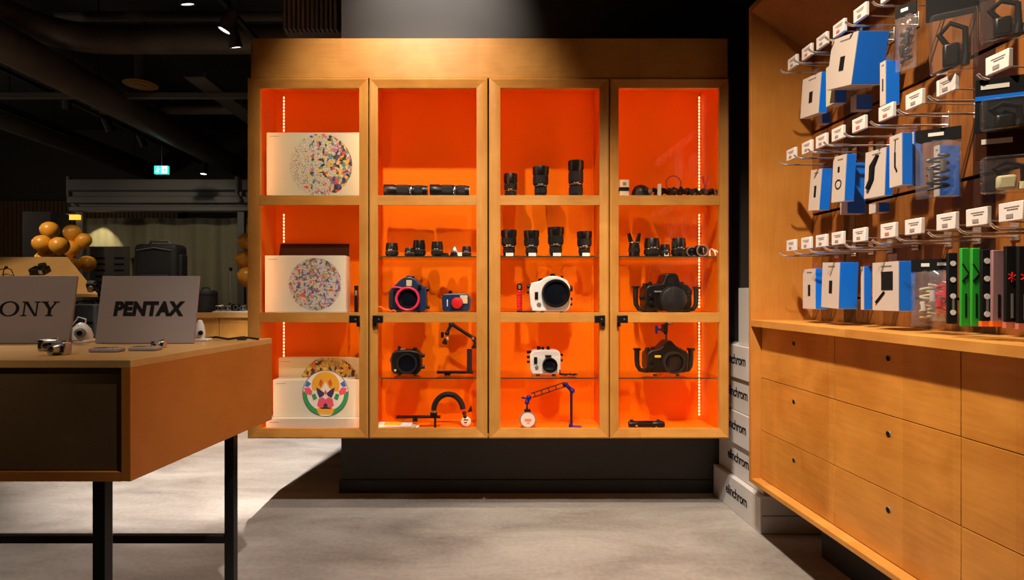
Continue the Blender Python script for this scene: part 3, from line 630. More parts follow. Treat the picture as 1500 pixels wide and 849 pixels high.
# arched flexible arm on a bar, over white papers
d = 3.30; k = SC(d)
t = thing('paper_stack', 'low stack of white leaflets lying at bottom left of the second bay', 'papers', (PXX(582, 3.26), 3.28, FL))
for i, (w, hgt) in enumerate(((.25, .012), (.235, .010), (.22, .009))):
    lab(MB().box(-w/2 - .006*i, w/2 - .012*i, -.05, .06, .0 + sum((.012, .010, .009)[:i]), sum((.012, .010, .009)[:i+1]) - .0005).build('leaflet', M['paper' if i != 1 else 'cream'], t, .001), ('white leaflet', 'cream leaflet', 'white leaflet')[i])
MB().box(-.08, .02, -.03, .045, .031, .0345).build('yellow_tag', M['yellow'], t)
t = thing('flexible_arm', 'black arched flexible arm on a flat bar ending in a white oval tag', 'arm', (PXX(640, d), d + .02, FL))
q = lambda x, y, dy=0: Vector(((x - 640)*k, dy, PZ(y, d) - FL))
MB().box(q(580, 0).x, q(645, 0).x, -.016, .016, q(0, 612.5).z, q(0, 609.5).z).build('bar', M['black'], t, .001)
MB().box(q(604, 0).x, q(611, 0).x, -.012, .012, q(0, 618).z, q(0, 612).z).build('clamp', M['black'], t, .002)
MB().box(q(630, 0).x, q(640, 0).x, -.018, .018, q(0, 611).z, q(0, 604).z).build('arm_socket', M['black'], t, .003)
arc = [q(656.5 - 21.5*math.cos(a), 602 - 24*math.sin(a)) for a in [PI*(i/24)*.97 for i in range(25)]]
MB().tube(arc, .0165, 12).build('flexible_tube', M['rubber'], t)
MB().cyl(q(634.5, 604), q(634.5, 601), .0175).build('brass_collar', M['gold'], t)
MB().ball(q(680, 606), .013).ball(q(681, 611), .012).prism([(q(685, 0).x, q(0, 604).z), (q(690, 0).x, q(0, 594).z), (q(692, 0).x, q(0, 603).z)], -.008, .008).build('end_joint', M['black'], t)
MB().rev([(-.006, .026), (-.003, .030), (.003, .030), (.006, .026)], q(682.5, 618), (0, 1, 0), 28).build('oval_tag', M['paper'], t)
MB().box(q(679, 0).x, q(686, 0).x, -.0085, -.0062, q(0, 616).z, q(0, 614.6).z).box(q(680, 0).x, q(684, 0).x, -.0085, -.0062, q(0, 620).z, q(0, 618.6).z).build('printed_lines', M['ink'], t)
MB().cyl(q(668, 612), q(668, 626.5), .004).build('stand_pin', M['black'], t) if False else None
# support post that carries the bar's free end
MB().cyl(q(637, 611), q(637, 611) * Vector((1, 1, 0)), .007).build('post', M['black'], t)
# blue jointed arm with round tag
d = 3.31; k = SC(d)
t = thing('strobe_arm', 'blue jointed strobe arm with twin rods and a round white tag', 'arm', (PXX(843, d), d, FL))
q = lambda x, y, dy=0: Vector(((x - 843)*k, dy, PZ(y, d) - FL))
MB().box(q(834, 0).x, q(852, 0).x, -.025, .025, 0, .010).cyl(q(836, 626), q(836, 620), .012).build('base', M['cyanblue'], t, .002)
MB().cyl(q(837, 625), q(837, 574), .008, n=12).build('upright_rod', M['blackm'], t)
MB().ball(q(838, 572), .017).ball(q(829, 563), .016).cyl(q(838, 572), q(829, 563), .012).build('elbow_clamp', M['cyanblue'], t)
a0, a1 = q(827, 563), q(779, 579)
tr = MB()
n_ = Vector((a1 - a0)).cross(Vector((0, 1, 0))).normalized()*.013
tr.cyl(a0 + n_, a1 + n_, .0035, n=8).cyl(a0 - n_, a1 - n_, .0035, n=8)
for i in range(5):
    p = a0.lerp(a1, (i + .2)/4.6); tr.cyl(p + n_, p - n_, .003, n=8)
tr.build('twin_rods', M['blackm'], t)
MB().ball(q(775, 582), .016).ball(q(772, 589), .015).cyl(q(775, 582), q(772, 589), .012).cyl(q(764, 582), q(774, 584), .005).build('end_clamp', M['cyanblue'], t)
MB().cyl(q(772, 590), q(772, 602), .006).box(q(768, 0).x, q(777, 0).x, -.01, .01, q(0, 603).z, q(0, 599).z).build('stem', M['blackm'], t)
rr = q(0, 602).z/2
MB().rev([(-.012, rr*.9), (-.008, rr), (.008, rr), (.012, rr*.9)], Vector((q(773, 0).x, 0, rr)), (0, 1, 0), 36).build('round_holder', M['grey'], t)
MB().rev([(0, rr*.86), (.001, rr*.86)], Vector((q(773, 0).x, -.0135, rr)), (0, 1, 0), 36).build('round_tag', M['paper'], t)
MB().box(q(768, 0).x, q(778, 0).x, -.0150, -.0138, rr + .002, rr + .006).box(q(768.5, 0).x, q(777.5, 0).x, -.0150, -.0138, rr - .007, rr - .003).box(q(772, 0).x, q(775, 0).x, -.0150, -.0138, rr - .021, rr - .016).build('printed_lines', M['redprint'], t)
# torch lying at the bottom of the fourth bay
d = 3.31; k = SC(d)
t = thing('dive_torch', 'black dive torch with clamps lying on the floor of the fourth bay', 'torch', (PXX(947, d), d, FL))
q = lambda x, y, dy=0: Vector(((x - 947)*k, dy, PZ(y, d) - FL))
MB().rev([(0, .017), (.02, .021), (.05, .021), (.055, .016), (.14, .016), (.145, .020), (.20, .022), (.215, .015)], q(921, 0) * Vector((1, 1, 0)) + Vector((0, 0, .022)), (1, 0, 0), 24).build('barrel', M['black'], t)
MB().cyl(q(925, 621), q(925, 614), .011).cyl(q(962, 620), q(966, 615), .013).box(q(935, 0).x, q(957, 0).x, -.012, .012, .03, .042).build('mount_clamp', M['black'], t, .002)
MB().cyl(q(931, 622, -.025), q(931, 622, -.015), .007).cyl(q(960, 625, -.025), q(960, 625, -.015), .007).build('silver_screw', M['silver'], t)
# silver adapter on second bay glass shelf
d = 3.32; k = SC(d)
t = thing('lens_adapter', 'silver and white lens adapter on the glass shelf between two black lenses', 'adapter', (PXX(667, d), d, GL1))
MB().rev([(0, .030), (.012, .030), (.014, .026), (.024, .026)], (-.005, 0, 0), n=28).build('ring', M['black'], t)
MB().rev([(.024, .016), (.034, .024), (.050, .022), (.066, .012)], (-.005, 0, 0), n=20).build('silver_tube', M['silver'], t)
MB().box(.012, .04, -.02, .02, 0, .028).build('release_plate', M['white'], t, .003)
t = thing('lens_cap', 'flat black lens cap lying on glass between prime lens and silver adapter', 'ring', (PXX(652, d - .02), d - .02, GL1))  # this flat round piece is a lens cap
MB().rev([(0, .026), (.010, .026), (.014, .022), (.022, .022), (.024, .018)], n=24).build('cap', M['black'], t)
MB().rev([(.0005, .0265), (.008, .0265)], n=48, rib=(0, 1, .001)).build('knurled_edge', M['rubber'], t)
# fourth bay, top shelf
d = 3.30; k = SC(d)
t = thing('small_carton', 'tiny white and black carton at left of the fourth bay top shelf', 'box', (PXX(913.5, d), d, SH1))
hh = PZ(264, d) - SH1
MB().box(-.027, .027, -.02, .02, 0, hh).build('carton', M['card'], t, .001)
MB().box(-.0275, .0275, -.0208, .0205, hh*.36, hh*.58).build('black_band', M['ink'], t)
MB().box(-.010, .010, -.0212, -.0201, hh*.68, hh*.86).build('printed_mark', M['grey'], t)
t = thing('dome_port', 'black dome shade beside the tiny carton on the fourth top shelf', 'dome port', (PXX(940, d), d + .02, SH1))
rr = 13*k
MB().rev([(rr*math.sin(a)*1.0, rr*math.cos(a)) for a in [PI/2*i/10 for i in range(10)]] + [(rr, .001)], n=32, caps=False).build('dome', M['black'], t, loc=(0, 0, .030))
MB().rev([(0, rr*1.03), (.012, rr*1.05), (.030, rr*1.02)], n=32).build('flange', M['darkgrey'], t)
MB().ball((.045, -.035, .035), .016, 14).build('glass_eye', M['grey'], t)
t = thing('strap', 'tangled black camera strap heaped along the fourth top shelf', 'strap', (PXX(1005, d), d, SH1))
rnd = random.Random(3)
pts = []
for i in range(120):
    u = i/119; x = -.19 + .40*u + .015*math.sin(i*1.7)
    pts.append((x, .035*math.sin(i*.9) + .01*rnd.uniform(-1, 1), .016 + .034*abs(math.sin(i*.63)) * (1 - .35*u) + .012*rnd.random()))
MB().tube(pts, .008, 6).build('webbing', M['rubber'], t)
MB().torus((PXX(988, d) - t.location.x, .02, PZ(267.5, d) - SH1), 11*k, .0035, (0, 1, 0), 32, 8).build('red_loop', M['redcord'], t)
MB().box(-.185, -.168, -.055, -.035, .006, .075).build('white_tag', M['paper'], t, .002)
for s in (-1, 1):
    MB().tube([(PXX(1034, d) - t.location.x, .0, .02), (PXX(1034, d) - t.location.x + s*.004, .0, .07), (PXX(1034, d) - t.location.x + s*.020, .0, PZ(258, d) - SH1)], [.007, .006, .008], 8).build('buckle_prong', M['redcord'], t)
for x_, z_ in ((-.10, .055), (.02, .055), (.10, .05), (.165, .045)):
    MB().cbox((x_, -.035, z_ - .02), (.026, .012, .03)).build('buckle', M['darkgrey'], t, .003)
# white cable at right of the fourth glass shelf
pts = [(PXX(1040 + 14*u, 3.28), 3.28 + .02*math.sin(u*12), GL1 + .005 + .045*abs(math.sin(u*7))*(1 - .3*u)) for u in [i/30 for i in range(31)]]
tag(MB().tube(pts, .0045, 8).build('white_cable', M['paper']), 'short white cable coiled at right end of the fourth glass shelf', 'cable')
# ------------------------------------------------------------------ right-hand wall unit with drawers
XF = 1.425; ZE = 2.85; XD = 1.478; XB = 1.745; NEAR = -.35
ub, uc0, uc1 = .317, 1.130, 1.164
unit = thing('wall_unit', 'long birch wall unit with drawers, counter and slotted hook board on the right', 'shelf unit', (1.6, 1.5, 0))
OFF = Matrix.Translation(-Vector((1.6, 1.5, 0)))
def upart(mb, name, m, bevel=0., parent=None):
    o = mb.build(name, m, parent or unit, bevel); o.data.transform(OFF); return o
upart(MB().box(XF, 1.885, ZE, ZE + .022, ub, 2.80), 'end_panel', M['wood_endz'], .0015)
upart(MB().box(XF, 1.885, NEAR, ZE, ub, ub + .022), 'bottom_panel', M['wood_y'], .0015)
upart(MB().box(XF, XB - .001, NEAR, ZE, uc0, uc1), 'counter', M['wood_y'], .0015)
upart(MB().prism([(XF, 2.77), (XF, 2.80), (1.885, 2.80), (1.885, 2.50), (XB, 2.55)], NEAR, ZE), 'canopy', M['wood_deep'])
upart(MB().box(1.70, 1.885, NEAR, 2.70, 0, ub), 'plinth', M['base_black'])
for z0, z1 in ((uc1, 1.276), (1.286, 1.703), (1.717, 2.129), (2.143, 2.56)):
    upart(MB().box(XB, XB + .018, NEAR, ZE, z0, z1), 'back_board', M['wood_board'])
upart(MB().box(XB + .03, XB + .036, NEAR, ZE, uc1, 2.5), 'slot_backing', M['ink'])
rows = [(.864, uc0 - .004), (.591, .861), (ub + .025, .588)]
seams = [2.846, 2.262, 1.671, 1.09, .51, -.07]
for c in range(5):
    y1, y0 = seams[c], seams[c + 1]
    for rr_, (z0, z1) in enumerate(rows):
        o = upart(MB().box(XD, XD + .018, y0 + .0015, y1 - .0015, z0, z1), 'drawer', M['wood_front'], .001)
        yc = (y0 + y1)/2; zc = z1 - .066 if rr_ else z1 - .058
        upart(MB().rev([(0, .0105), (.0012, .0105)], (XD - .0014, yc, zc), (1, 0, 0), 20), 'finger_hole', M['ink'], parent=o)
        upart(MB().torus((XD - .001, yc, zc), .0115, .0018, (1, 0, 0), 24, 6, (PI*.15, PI*.85)), 'hole_rim', M['silver'], parent=o)

# ------------------------------------------------------------------ display hooks with price tags
XT = 1.517
def hook_d(x): return XT*FOC/(x - VX)
ZR = [2.385, 1.945, 1.503]
hxs = [[1160, 1181, 1203, 1228, 1259, 1300, 1346, 1400], [1158, 1181, 1202, 1226, 1257, 1297, 1338, 1385, 1460], [1158, 1180, 1202, 1226, 1258, 1300, 1337, 1385, 1430, 1480]]
where = [['left end of the top row', 'second from left in the top row', 'third from left in the top row', 'left above the big blue box, top row', 'above the big blue box, top row', 'right behind the big blue box, top row', 'second last in the top row', 'right end of the top row'],
         ['left end of the middle row', 'second from left in the middle row', 'third from left in the middle row', 'fourth from left in the middle row', 'fifth from left in the middle row', 'sixth from left in the middle row', 'seventh from left in the middle row', 'second last in the middle row', 'right end of the middle row'],
         ['left end of the bottom row', 'second from left in the bottom row', 'third from left in the bottom row', 'fourth from left in the bottom row', 'fifth from left in the bottom row', 'sixth from left in the bottom row', 'above the clear bags in the bottom row', 'left above the green packs in the bottom row', 'right above the green packs in the bottom row', 'right end of the bottom row']]
def make_hook():
    t = thing('display_hook', '', 'hook')
    MB().box(-.006, .0, -.016, .016, -.03, .03).build('back_plate', M['steel'], t, .002)
    ln = XB - XT
    MB().tube([(0, 0, -.018), (-.05, 0, -.018), (-ln - .028, 0, -.020), (-ln - .046, 0, -.014), (-ln - .056, 0, -.004)], .0042, 8).build('product_rod', M['steel'], t)
    MB().tube([(0, 0, .014), (-.05, 0, .014), (-ln + .01, 0, .020)], .0026, 8).build('tag_rod', M['steel'], t)
    h = MB().box(-ln, -ln + .014, -.036, .036, .004, .058).build('tag_holder', M['tagwhite'], t, .002, rot=None)
    MB().box(-ln - .0012, -ln - .0002, -.022, .010, .036, .0385).box(-ln - .0012, -ln - .0002, -.026, .018, .043, .045).build('printed_lines', M['pricegrey'], h)
    MB().box(-ln - .0014, -ln - .0002, -.008, .012, .013, .024).build('price_print', M['pricegrey'], h)
    return t
proto = None
redtags = {(0, 1), (0, 3), (1, 4), (1, 5), (2, 5)}
def copy_tree(o, parent=None):
    c = o.copy(); C.objects.link(c); c.parent = parent
    for ch in list(o.children): copy_tree(ch, c)
    return c
for r_ in range(3):
    for i, x in enumerate(hxs[r_]):
        if proto is None: t = proto = make_hook()
        else: t = copy_tree(proto)
        t.location = (XB, hook_d(x), ZR[r_])
        red = (r_, i) in redtags
        tag(t, 'steel hook with ' + ('reddish' if red else 'white') + ' price tag, ' + where[r_][i], 'hook', 'display hooks on the right wall unit')
        if red:
            for ch in t.children:
                for g_ in ch.children:
                    if g_.name.startswith('price_print'):
                        g_.data = g_.data.copy(); g_.data.materials[0] = M['redprint']; g_['label'] = 'red price print'

# ------------------------------------------------------------------ boxed accessories on the hooks
def hang_box(label, xl, xm, xr, yt, yb, xf=1.53, roll=0., yaw=0., pic='bar', face='cartonface', side='blue', tab=True, rodz=None):
    dn = xf*FOC/(xm - VX); df = xf*FOC/(xl - VX); tx = (xr - xm)*dn/FOC
    zt, zb = PZ(yt, dn), PZ(yb, dn); w = df - dn; h = zt - zb
    tx = min(tx, XB - .012 - xf)
    t = thing('boxed_accessory', label, 'product box', (xf, (dn + df)/2, zt), group='blue and white boxed accessories on hooks', rot=(roll, 0, yaw))
    MB().box(.0025, tx, -w/2, w/2, -h, 0).build('carton', M[side], t, .0015)
    MB().box(0, .0024, -w/2, w/2, -h, 0).build('front_face', M[face], t)
    MB().box(.0, tx, -w/2, w/2, -h - .0012, -h - .0002).build('bottom_face', M['cartonface'], t)
    k = MB()
    if pic == 'bar': k.box(-.0012, -.0002, -w*.12, w*.06, -h*.68, -h*.40)
    elif pic == 'ring': k.torus((-.0008, 0, -h*.62), w*.22, .0022, (1, 0, 0), 24, 6)
    elif pic == 'cable': k.tube([(-.0014, w*.30, -h*.80), (-.0014, w*.12, -h*.62), (-.0014, w*.10, -h*.34), (-.0014, -w*.14, -h*.12)], [.010, .011, .012, .007], 8)
    elif pic == 'plug': k.box(-.0012, -.0002, -w*.02, w*.10, -h*.62, -h*.34).tube([(-.001, w*.04, -h*.34), (-.001, w*.0, -h*.10)], .0015, 6).tube([(-.001, w*.04, -h*.62), (-.001, -w*.12, -h*.72)], .003, 6)
    elif pic == 'reader': k.box(-.0012, -.0002, -w*.30, w*.14, -h*.58, -h*.2)
    if pic: k.build('printed_picture', M['ink'], t)
    else: k.bm.free()
    if pic == 'ring': MB().box(-.0012, -.0002, -w*.04, w*.10, -h*.36, -h*.24).build('printed_picture', M['ink'], t)
    if pic == 'reader': MB().tube([(-.001, w*.02, -h*.62), (-.001, w*.34, -h*.84)], .005, 6).build('printed_picture', M['ink'], t)
    MB().box(-.0010, -.0002, -w*.25, w*.15, -h*.10, -h*.075).build('printed_line', M['grey'], t)
    if tab: MB().box(tx*.45, tx*.45 + .0015, -.02, .02, 0, .03).build('hang_tab', M['blister'], t)
    return t
# top row
hang_box('blue and white box lowest left in the top row, near the end panel', 1176, 1203, 1216, 102, 160, 1.53, pic='bar', roll=.12)
hang_box('pale box squeezed behind the big blue box in the top row', 1210, 1222, 1240, 92, 150, 1.535, pic=None, face='cream2')
hang_box('largest blue and white box, hanging tilted in the top row', 1219, 1258, 1304, 38, 112, 1.50, pic='bar', roll=.22)
hang_box('flat blue box with a thin white edge right of the largest box', 1289, 1297, 1318, 88, 152, 1.545, pic='bar')
hang_box('small dark blue box hanging low behind the largest box', 1246, 1254, 1278, 138, 160, 1.60, pic=None, tab=False)
hang_box('blue box bottom peeking out under the lowest left top box', 1197, 1204, 1216, 164, 180, 1.60, pic=None, tab=False)
# middle row
hang_box('bright blue box at left end of the middle row', 1188, 1204, 1220, 245, 305, 1.53, pic='bar', roll=.12)
hang_box('blue box with a ring picture, second in the middle row', 1221, 1240, 1255, 224, 292, 1.52, pic='ring', roll=.08)
hang_box('plain blue box hanging behind the ring picture box', 1231, 1241, 1268, 238, 312, 1.60, pic=None)
hang_box('white fronted box with a black cable picture in the middle row', 1268, 1298, 1310, 214, 284, 1.52, pic='cable', roll=.05)
hang_box('tall blue box with a black plug picture in the middle row', 1303, 1321, 1337, 194, 270, 1.52, pic='plug')
hang_box('blue box directly behind the tall plug picture box', 1330, 1338, 1352, 193, 272, 1.58, pic=None)
hang_box('blue box half hidden behind the clear cable bag', 1368, 1376, 1406, 212, 286, 1.60, pic=None)
hang_box('small blue box hanging low under the cable picture box', 1273, 1287, 1303, 296, 310, 1.60, pic=None, tab=False)
# bottom row
hang_box('light blue box at left end of the bottom row', 1176, 1194, 1213, 393, 452, 1.53, pic='bar')
hang_box('blue box with a black stick picture, second in the bottom row', 1205, 1230, 1258, 383, 451, 1.52, pic='bar', roll=.05)
hang_box('narrow blue box with a white edge in the bottom row', 1261, 1265, 1277, 390, 453, 1.55, pic=None)
hang_box('wide white box with a card reader picture in the bottom row', 1278, 1316, 1341, 382, 455, 1.52, pic='reader')

# clear bags with cables
def bag(label, x, d, yt, yb, wpx, yaw=.9, header='ink', inner=('black', 'silver'), xx=None):
    w = wpx/FOC*d; zt, zb = PZ(yt, d), PZ(yb, d); h = zt - zb
    t = thing('accessory_bag', label, 'bag', (PXX(x, d), d, zt), yaw - PI/2 if False else -yaw, group='clear accessory bags on hooks')
    b = MB(); nx, nz = 10, 14; fr, bk = [], []
    rnd = random.Random(int(x))
    for j in range(nz + 1):
        v = j/nz; rf, rb = [], []
        for i in range(nx + 1):
            u = i/nx; th = .026*math.sin(PI*u)**.7*math.sin(PI*min(1, v*1.05 + .0))**.6
            jx = .004*rnd.uniform(-1, 1)
            rf.append(b.bm.verts.new(((u - .5)*w, -th + jx, -v*h))); rb.append(b.bm.verts.new(((u - .5)*w, th + .001 + jx*.5, -v*h)))
        fr.append(rf); bk.append(rb)
    for j in range(nz):
        for i in range(nx):
            b._f([fr[j][i], fr[j][i+1], fr[j+1][i+1], fr[j+1][i]]); b._f([bk[j][i+1], bk[j][i], bk[j+1][i], bk[j+1][i+1]])
        b._f([fr[j][0], fr[j+1][0], bk[j+1][0], bk[j][0]]); b._f([fr[j][nx], bk[j][nx], bk[j+1][nx], fr[j+1][nx]])
    b.build('film', M['poly'], t)
    MB().box(-w/2, w/2, -.003, .003, -h*.02, h*.20).build('header_card', M[header], t)
    MB().box(-w*.22, w*.12, -.0042, -.0032, h*.07, h*.13).build('header_print', M['white'], t)
    c = [(w*.24*math.sin(a*.9) , .004*math.cos(a*2.1), -h*(.25 + .6*i/60)) for i, a in [(i, i*.55) for i in range(61)]]
    MB().tube(c, .0045, 8).build('coiled_cable', M[inner[0]], t)
    MB().cyl((w*.1, -.008, -h*.35), (w*.1, -.008, -h*.55), .008).cyl((-w*.18, -.008, -h*.55), (-w*.16, -.008, -h*.72), .007).build('plug', M[inner[1]], t)
    return t
bag('clear bag of cables hanging in the middle row beside the tall blue box', 1374, 1.80, 205, 290, 52, .55)
bag('clear bag with dark cable hanging at the top right of the largest box', 1327, 1.98, 22, 102, 26, 1.0, inner=('black', 'black'))
bag('clear bag with beige contents left in the bottom row', 1360, 1.86, 396, 478, 40, .5, inner=('cream', 'white'), header='ink')
bag('clear bag with red strawberry-coloured pieces beside the green packs', 1381, 1.79, 394, 470, 30, .5, inner=('red', 'red'))
# dark blister packs, upper right
def blister(label, x, d, yt, yb, wpx, yaw=.5, band=None, tint='ink', prod='black', full=False, name='blister_pack'):
    w = wpx/FOC*d; zt, zb = PZ(yt, d), PZ(yb, d); h = zt - zb
    t = thing(name, label, 'blister pack', (PXX(x, d), d, zt), -yaw, group='blister packs on hooks')
    MB().box(-w/2, w/2, 0, .003, -h if full else -h*.45, 0).build('backing_card', M[tint], t, .001)
    MB().box(-w*.44, w*.44, -.035, -.0005, -h, -h*.42).build('blister', M['blister'], t, .008)
    MB().box(-w*.20, w*.12, -.028, -.006, -h*.95, -h*.72).build('product', M[prod], t, .008)
    MB().tube([(-w*.1, -.016, -h*.74), (-w*.26, -.018, -h*.62), (-w*.05, -.014, -h*.52), (w*.22, -.018, -h*.6), (w*.24, -.016, -h*.85)], .008, 8).build('cable', M['black'], t)
    MB().cyl((w*.24, -.016, -h*.84), (w*.22, -.016, -h*.95), .011).build('plug', M[prod], t)
    MB().box(-w*.4, w*.1, -.0014, -.0002, -h*.20, -h*.12).build('printed_line', M['white'], t)
    if band: MB().box(-w*.5, w*.5, -.0016, -.0002, -h*.40, -h*.32).build('colour_band', M[band], t)
    return t
blister('dark blister pack with clear tray hanging at top centre of the hook board', 1395, 1.75, -42, 108, 60, .6)
blister('dark blister pack at the top right corner of the picture', 1470, 1.62, -60, 62, 62, .6)
blister('black pack with a blue band at the right edge under the middle tag', 1470, 1.58, 112, 192, 64, .45, band='blue', full=True)
blister('clear pack with a beige tip and dark lower half at the right edge', 1474, 1.60, 190, 284, 70, .45, tint='brown', prod='cream')
# long narrow packs, lower right
def pack(label, x, d, yt, yb, wpx, m, side, marks, mm, dep=.010, yaw=.35, foot=None):
    w = wpx/FOC*d; zt, zb = PZ(yt, d), PZ(yb, d); h = zt - zb
    t = thing('tall_pack', label, 'product pack', (PXX(x, d), d, zb), -yaw, group='tall narrow packs above the counter')
    MB().box(-w/2, w/2, 0, dep, 0, h).build('carton', M[m], t, .002)
    MB().box(w/2 + .0001, w/2 + .0012, .003, dep - .003, .004, h - .004).build('side_print', M[side], t)
    b = MB()
    if marks == 'chevron':
        b.tube([(-w*.4, -.0006, h*.58), (w*.38, -.0006, h*.68), (-w*.4, -.0006, h*.80)], w*.09, 6)
    elif marks == 'dots':
        for i in range(4): MB().rev([(0, w*.30), (.001, w*.30)], (0, -.0012, h*(.16 + .23*i)), (0, 1, 0), 20).build('printed_motif', M[mm], t)
    elif marks == 'star':
        for a in (0, 1, 2): 
            c_, s_ = math.cos(a*PI/3 + .4), math.sin(a*PI/3 + .4)
            b.tube([(-w*.36*c_, -.0006, h*.62 - w*.5*s_), (w*.36*c_, -.0006, h*.62 + w*.5*s_)], w*.07, 6)
    if marks in ('chevron', 'star'): b.build('printed_motif', M[mm], t)
    else: b.bm.free()
    MB().box(-w*.08, w*.14, -.0010, -.0002, h*.12, h*.42).build('printed_line', M['ink' if m != 'ink' else 'grey'], t)
    if foot: MB().box(-w/2 - .001, w/2 + .001, -.001, dep + .001, 0, h*.07).build('foot_band', M[foot], t)
    return t
pack('left of two green tall packs above the counter', 1414.5, 1.66, 363, 478, 11, 'green', 'ink', 'chevron', 'ink', yaw=.1)
pack('right of two green tall packs above the counter', 1430, 1.62, 363, 478, 11, 'green', 'ink', 'chevron', 'ink', yaw=.1)
pack('black pack with white discs left of the green packs', 1396, 1.70, 370, 474, 13, 'ink', 'grey', 'dots', 'white', yaw=.1)
pack('black pack with white discs and orange foot right of the green packs', 1446, 1.60, 365, 478, 14, 'ink', 'grey', 'dots', 'white', yaw=.1, foot='orangecord')
pack('mauve-striped black pack right of the white disc packs', 1463, 1.575, 366, 478, 16, 'mauve', 'ink', None, 'ink', yaw=.1, foot='orangecord')
pack('black pack with a red star motif near the right edge', 1482, 1.55, 360, 480, 15, 'ink', 'ink', 'star', 'red', yaw=.1, foot='redprint')
pack('last black pack with a red star motif, cut by the right edge', 1501, 1.53, 360, 482, 16, 'ink', 'ink', 'star', 'red', yaw=.1, foot='redprint')

# ------------------------------------------------------------------ stacked white cartons by the unit
XE = 1.528
pos = ['lowest of the stack on the floor', 'second from the bottom of the stack', 'middle one of the stack', 'second from the top of the stack', 'topmost of the stack']
dx_ = [0, .035, .020, .028, .016]
for i in range(5):
    y0, y1 = (2.955, 3.545) if i == 0 else (2.99, 3.54)
    hgt = .196
    t = thing('carton_box', 'white carton with black lettering, ' + pos[i], 'carton', (XE + dx_[i] + .17, (y0 + y1)/2, i*.199), group='stacked white cartons beside the wall unit')
    l = (y1 - y0)/2
    MB().box(-.17, .17, -l, l, 0, hgt).build('carton', M['whitebox'], t, .003)
    MB().box(-.16, .16, -l - .0008, -l, hgt*.48, hgt*.52).build('tape', M['signgrey'], t)
    text_mesh('lettering', 'elinchrom', .082, M['ink'], t, (-.1712, -.02 if i == 0 else .015, hgt*.56), (PI/2, 0, -PI/2), .0012, .0, .95, .26)
t = thing('flat_carton', 'pale flat carton standing upright on top of the white carton stack', 'carton', (1.615, 3.12, 4*.199 + .198))
MB().box(-.05, .05, -.16, .16, 0, .34).build('carton', M['whitebox'], t, .002)
MB().box(-.052, -.0505, -.03, .03, .0, .34).build('tape', M['signgrey'], t)
# ------------------------------------------------------------------ front table on the left
TZ, TB = 1.10, .733
n1 = Vector((PXX(191, 1.65), 1.65)); f1 = Vector((PXX(398.5, 2.465), 2.465))
XLT = -2.6
tb = thing('display_table', 'large birch display table with a drawer on thin black steel legs', 'table', (-1.6, 2.05, 0))
OFT = Matrix.Translation(-Vector((-1.6, 2.05, 0)))
def tpart(mb, name, m, bevel=0., parent=None):
    o = mb.build(name, m, parent or tb, bevel); o.data.transform(OFT); return o
def plan(z0, z1, ins=0., fy=0.):
    a = Vector((n1.x - ins, n1.y + fy)); b = Vector((f1.x - ins, f1.y))
    return [(XLT, a.y, z0), (a.x, a.y, z0), (b.x, b.y, z0), (XLT, b.y, z0), (XLT, a.y, z1), (a.x, a.y, z1), (b.x, b.y, z1), (XLT, b.y, z1)]
tpart(MB().hexa(plan(TZ - .024, TZ)), 'tabletop', M['tabletop'], .0015)
sd = Vector((f1.x - n1.x, f1.y - n1.y)).normalized()
a, b = n1, f1
tpart(MB().hexa([(a.x - .028, a.y, TB), (a.x, a.y, TB), (b.x, b.y, TB), (b.x - .028, b.y, TB), (a.x - .028, a.y, TZ - .024), (a.x, a.y, TZ - .024), (b.x, b.y, TZ - .024), (b.x - .028, b.y, TZ - .024)]), 'side_panel', M['tableside'], .001)
tpart(MB().box(XLT, n1.x - .029, n1.y, 2.44, TB, TB + .028), 'bottom_panel', M['tableside'])
tpart(MB().box(XLT, f1.x - .029, 2.441, 2.465, TB, TZ - .025), 'back_panel', M['tableside'])
o = tpart(MB().box(-2.2, n1.x - .031, n1.y + .014, n1.y + .032, TB + .031, TZ - .027), 'drawer', M['tablefront_shaded'], .001)
def leg(x, d): 
    X = PXX(x, d); tpart(MB().box(X - .02, X + .02, d - .02, d + .02, 0, TB - .0005), 'leg', M['blackm'], .002)
leg(150.5, 1.78); leg(338.5, 2.33)
tpart(MB().box(-2.42, -2.38, 2.31, 2.35, 0, TB - .0005), 'leg', M['blackm'], .002)
tpart(MB().box(-2.42, -2.38, 1.76, 1.80, 0, TB - .0005), 'leg', M['blackm'], .002)
zc = PZ(788, 2.33)
tpart(MB().box(-2.38, PXX(338.5, 2.33) - .02, 2.315, 2.345, zc - .016, zc + .016), 'crossbar', M['blackm'], .002)

# brand signs
def sign(label, x0, x1, d, ):
    w = (x1 - x0)/FOC*d
    t = thing('brand_sign', label, 'sign', (PXX((x0 + x1)/2, d), d, TZ), group='grey brand signs on the table', rot=(-.17, 0, 0))
    h = .277
    MB().box(-w/2, w/2, 0, .012, .002, h).build('board', M['signgrey'], t, .001)
    s = MB().prism_axis([(.0125, .01), (.0125, h*.7), (.05, .004)], -w*.3, -w*.28).prism_axis([(.0125, .01), (.0125, h*.7), (.05, .004)], w*.28, w*.3)
    s.build('easel_strut', M['darkgrey'], t)
    return t, w, h
t, w, h = sign('grey sign lettered PENTAX on the display table', 138.5, 283, 2.19)
text_mesh('lettering', 'PENTAX', .076, M['ink'], t, (.002, -.001, h*.50), (PI/2, 0, 0), .0042, .06, 1.06, .285)
t, w, h = sign('grey sign lettered SONY at the left edge of the picture', -58, 100, 2.19)
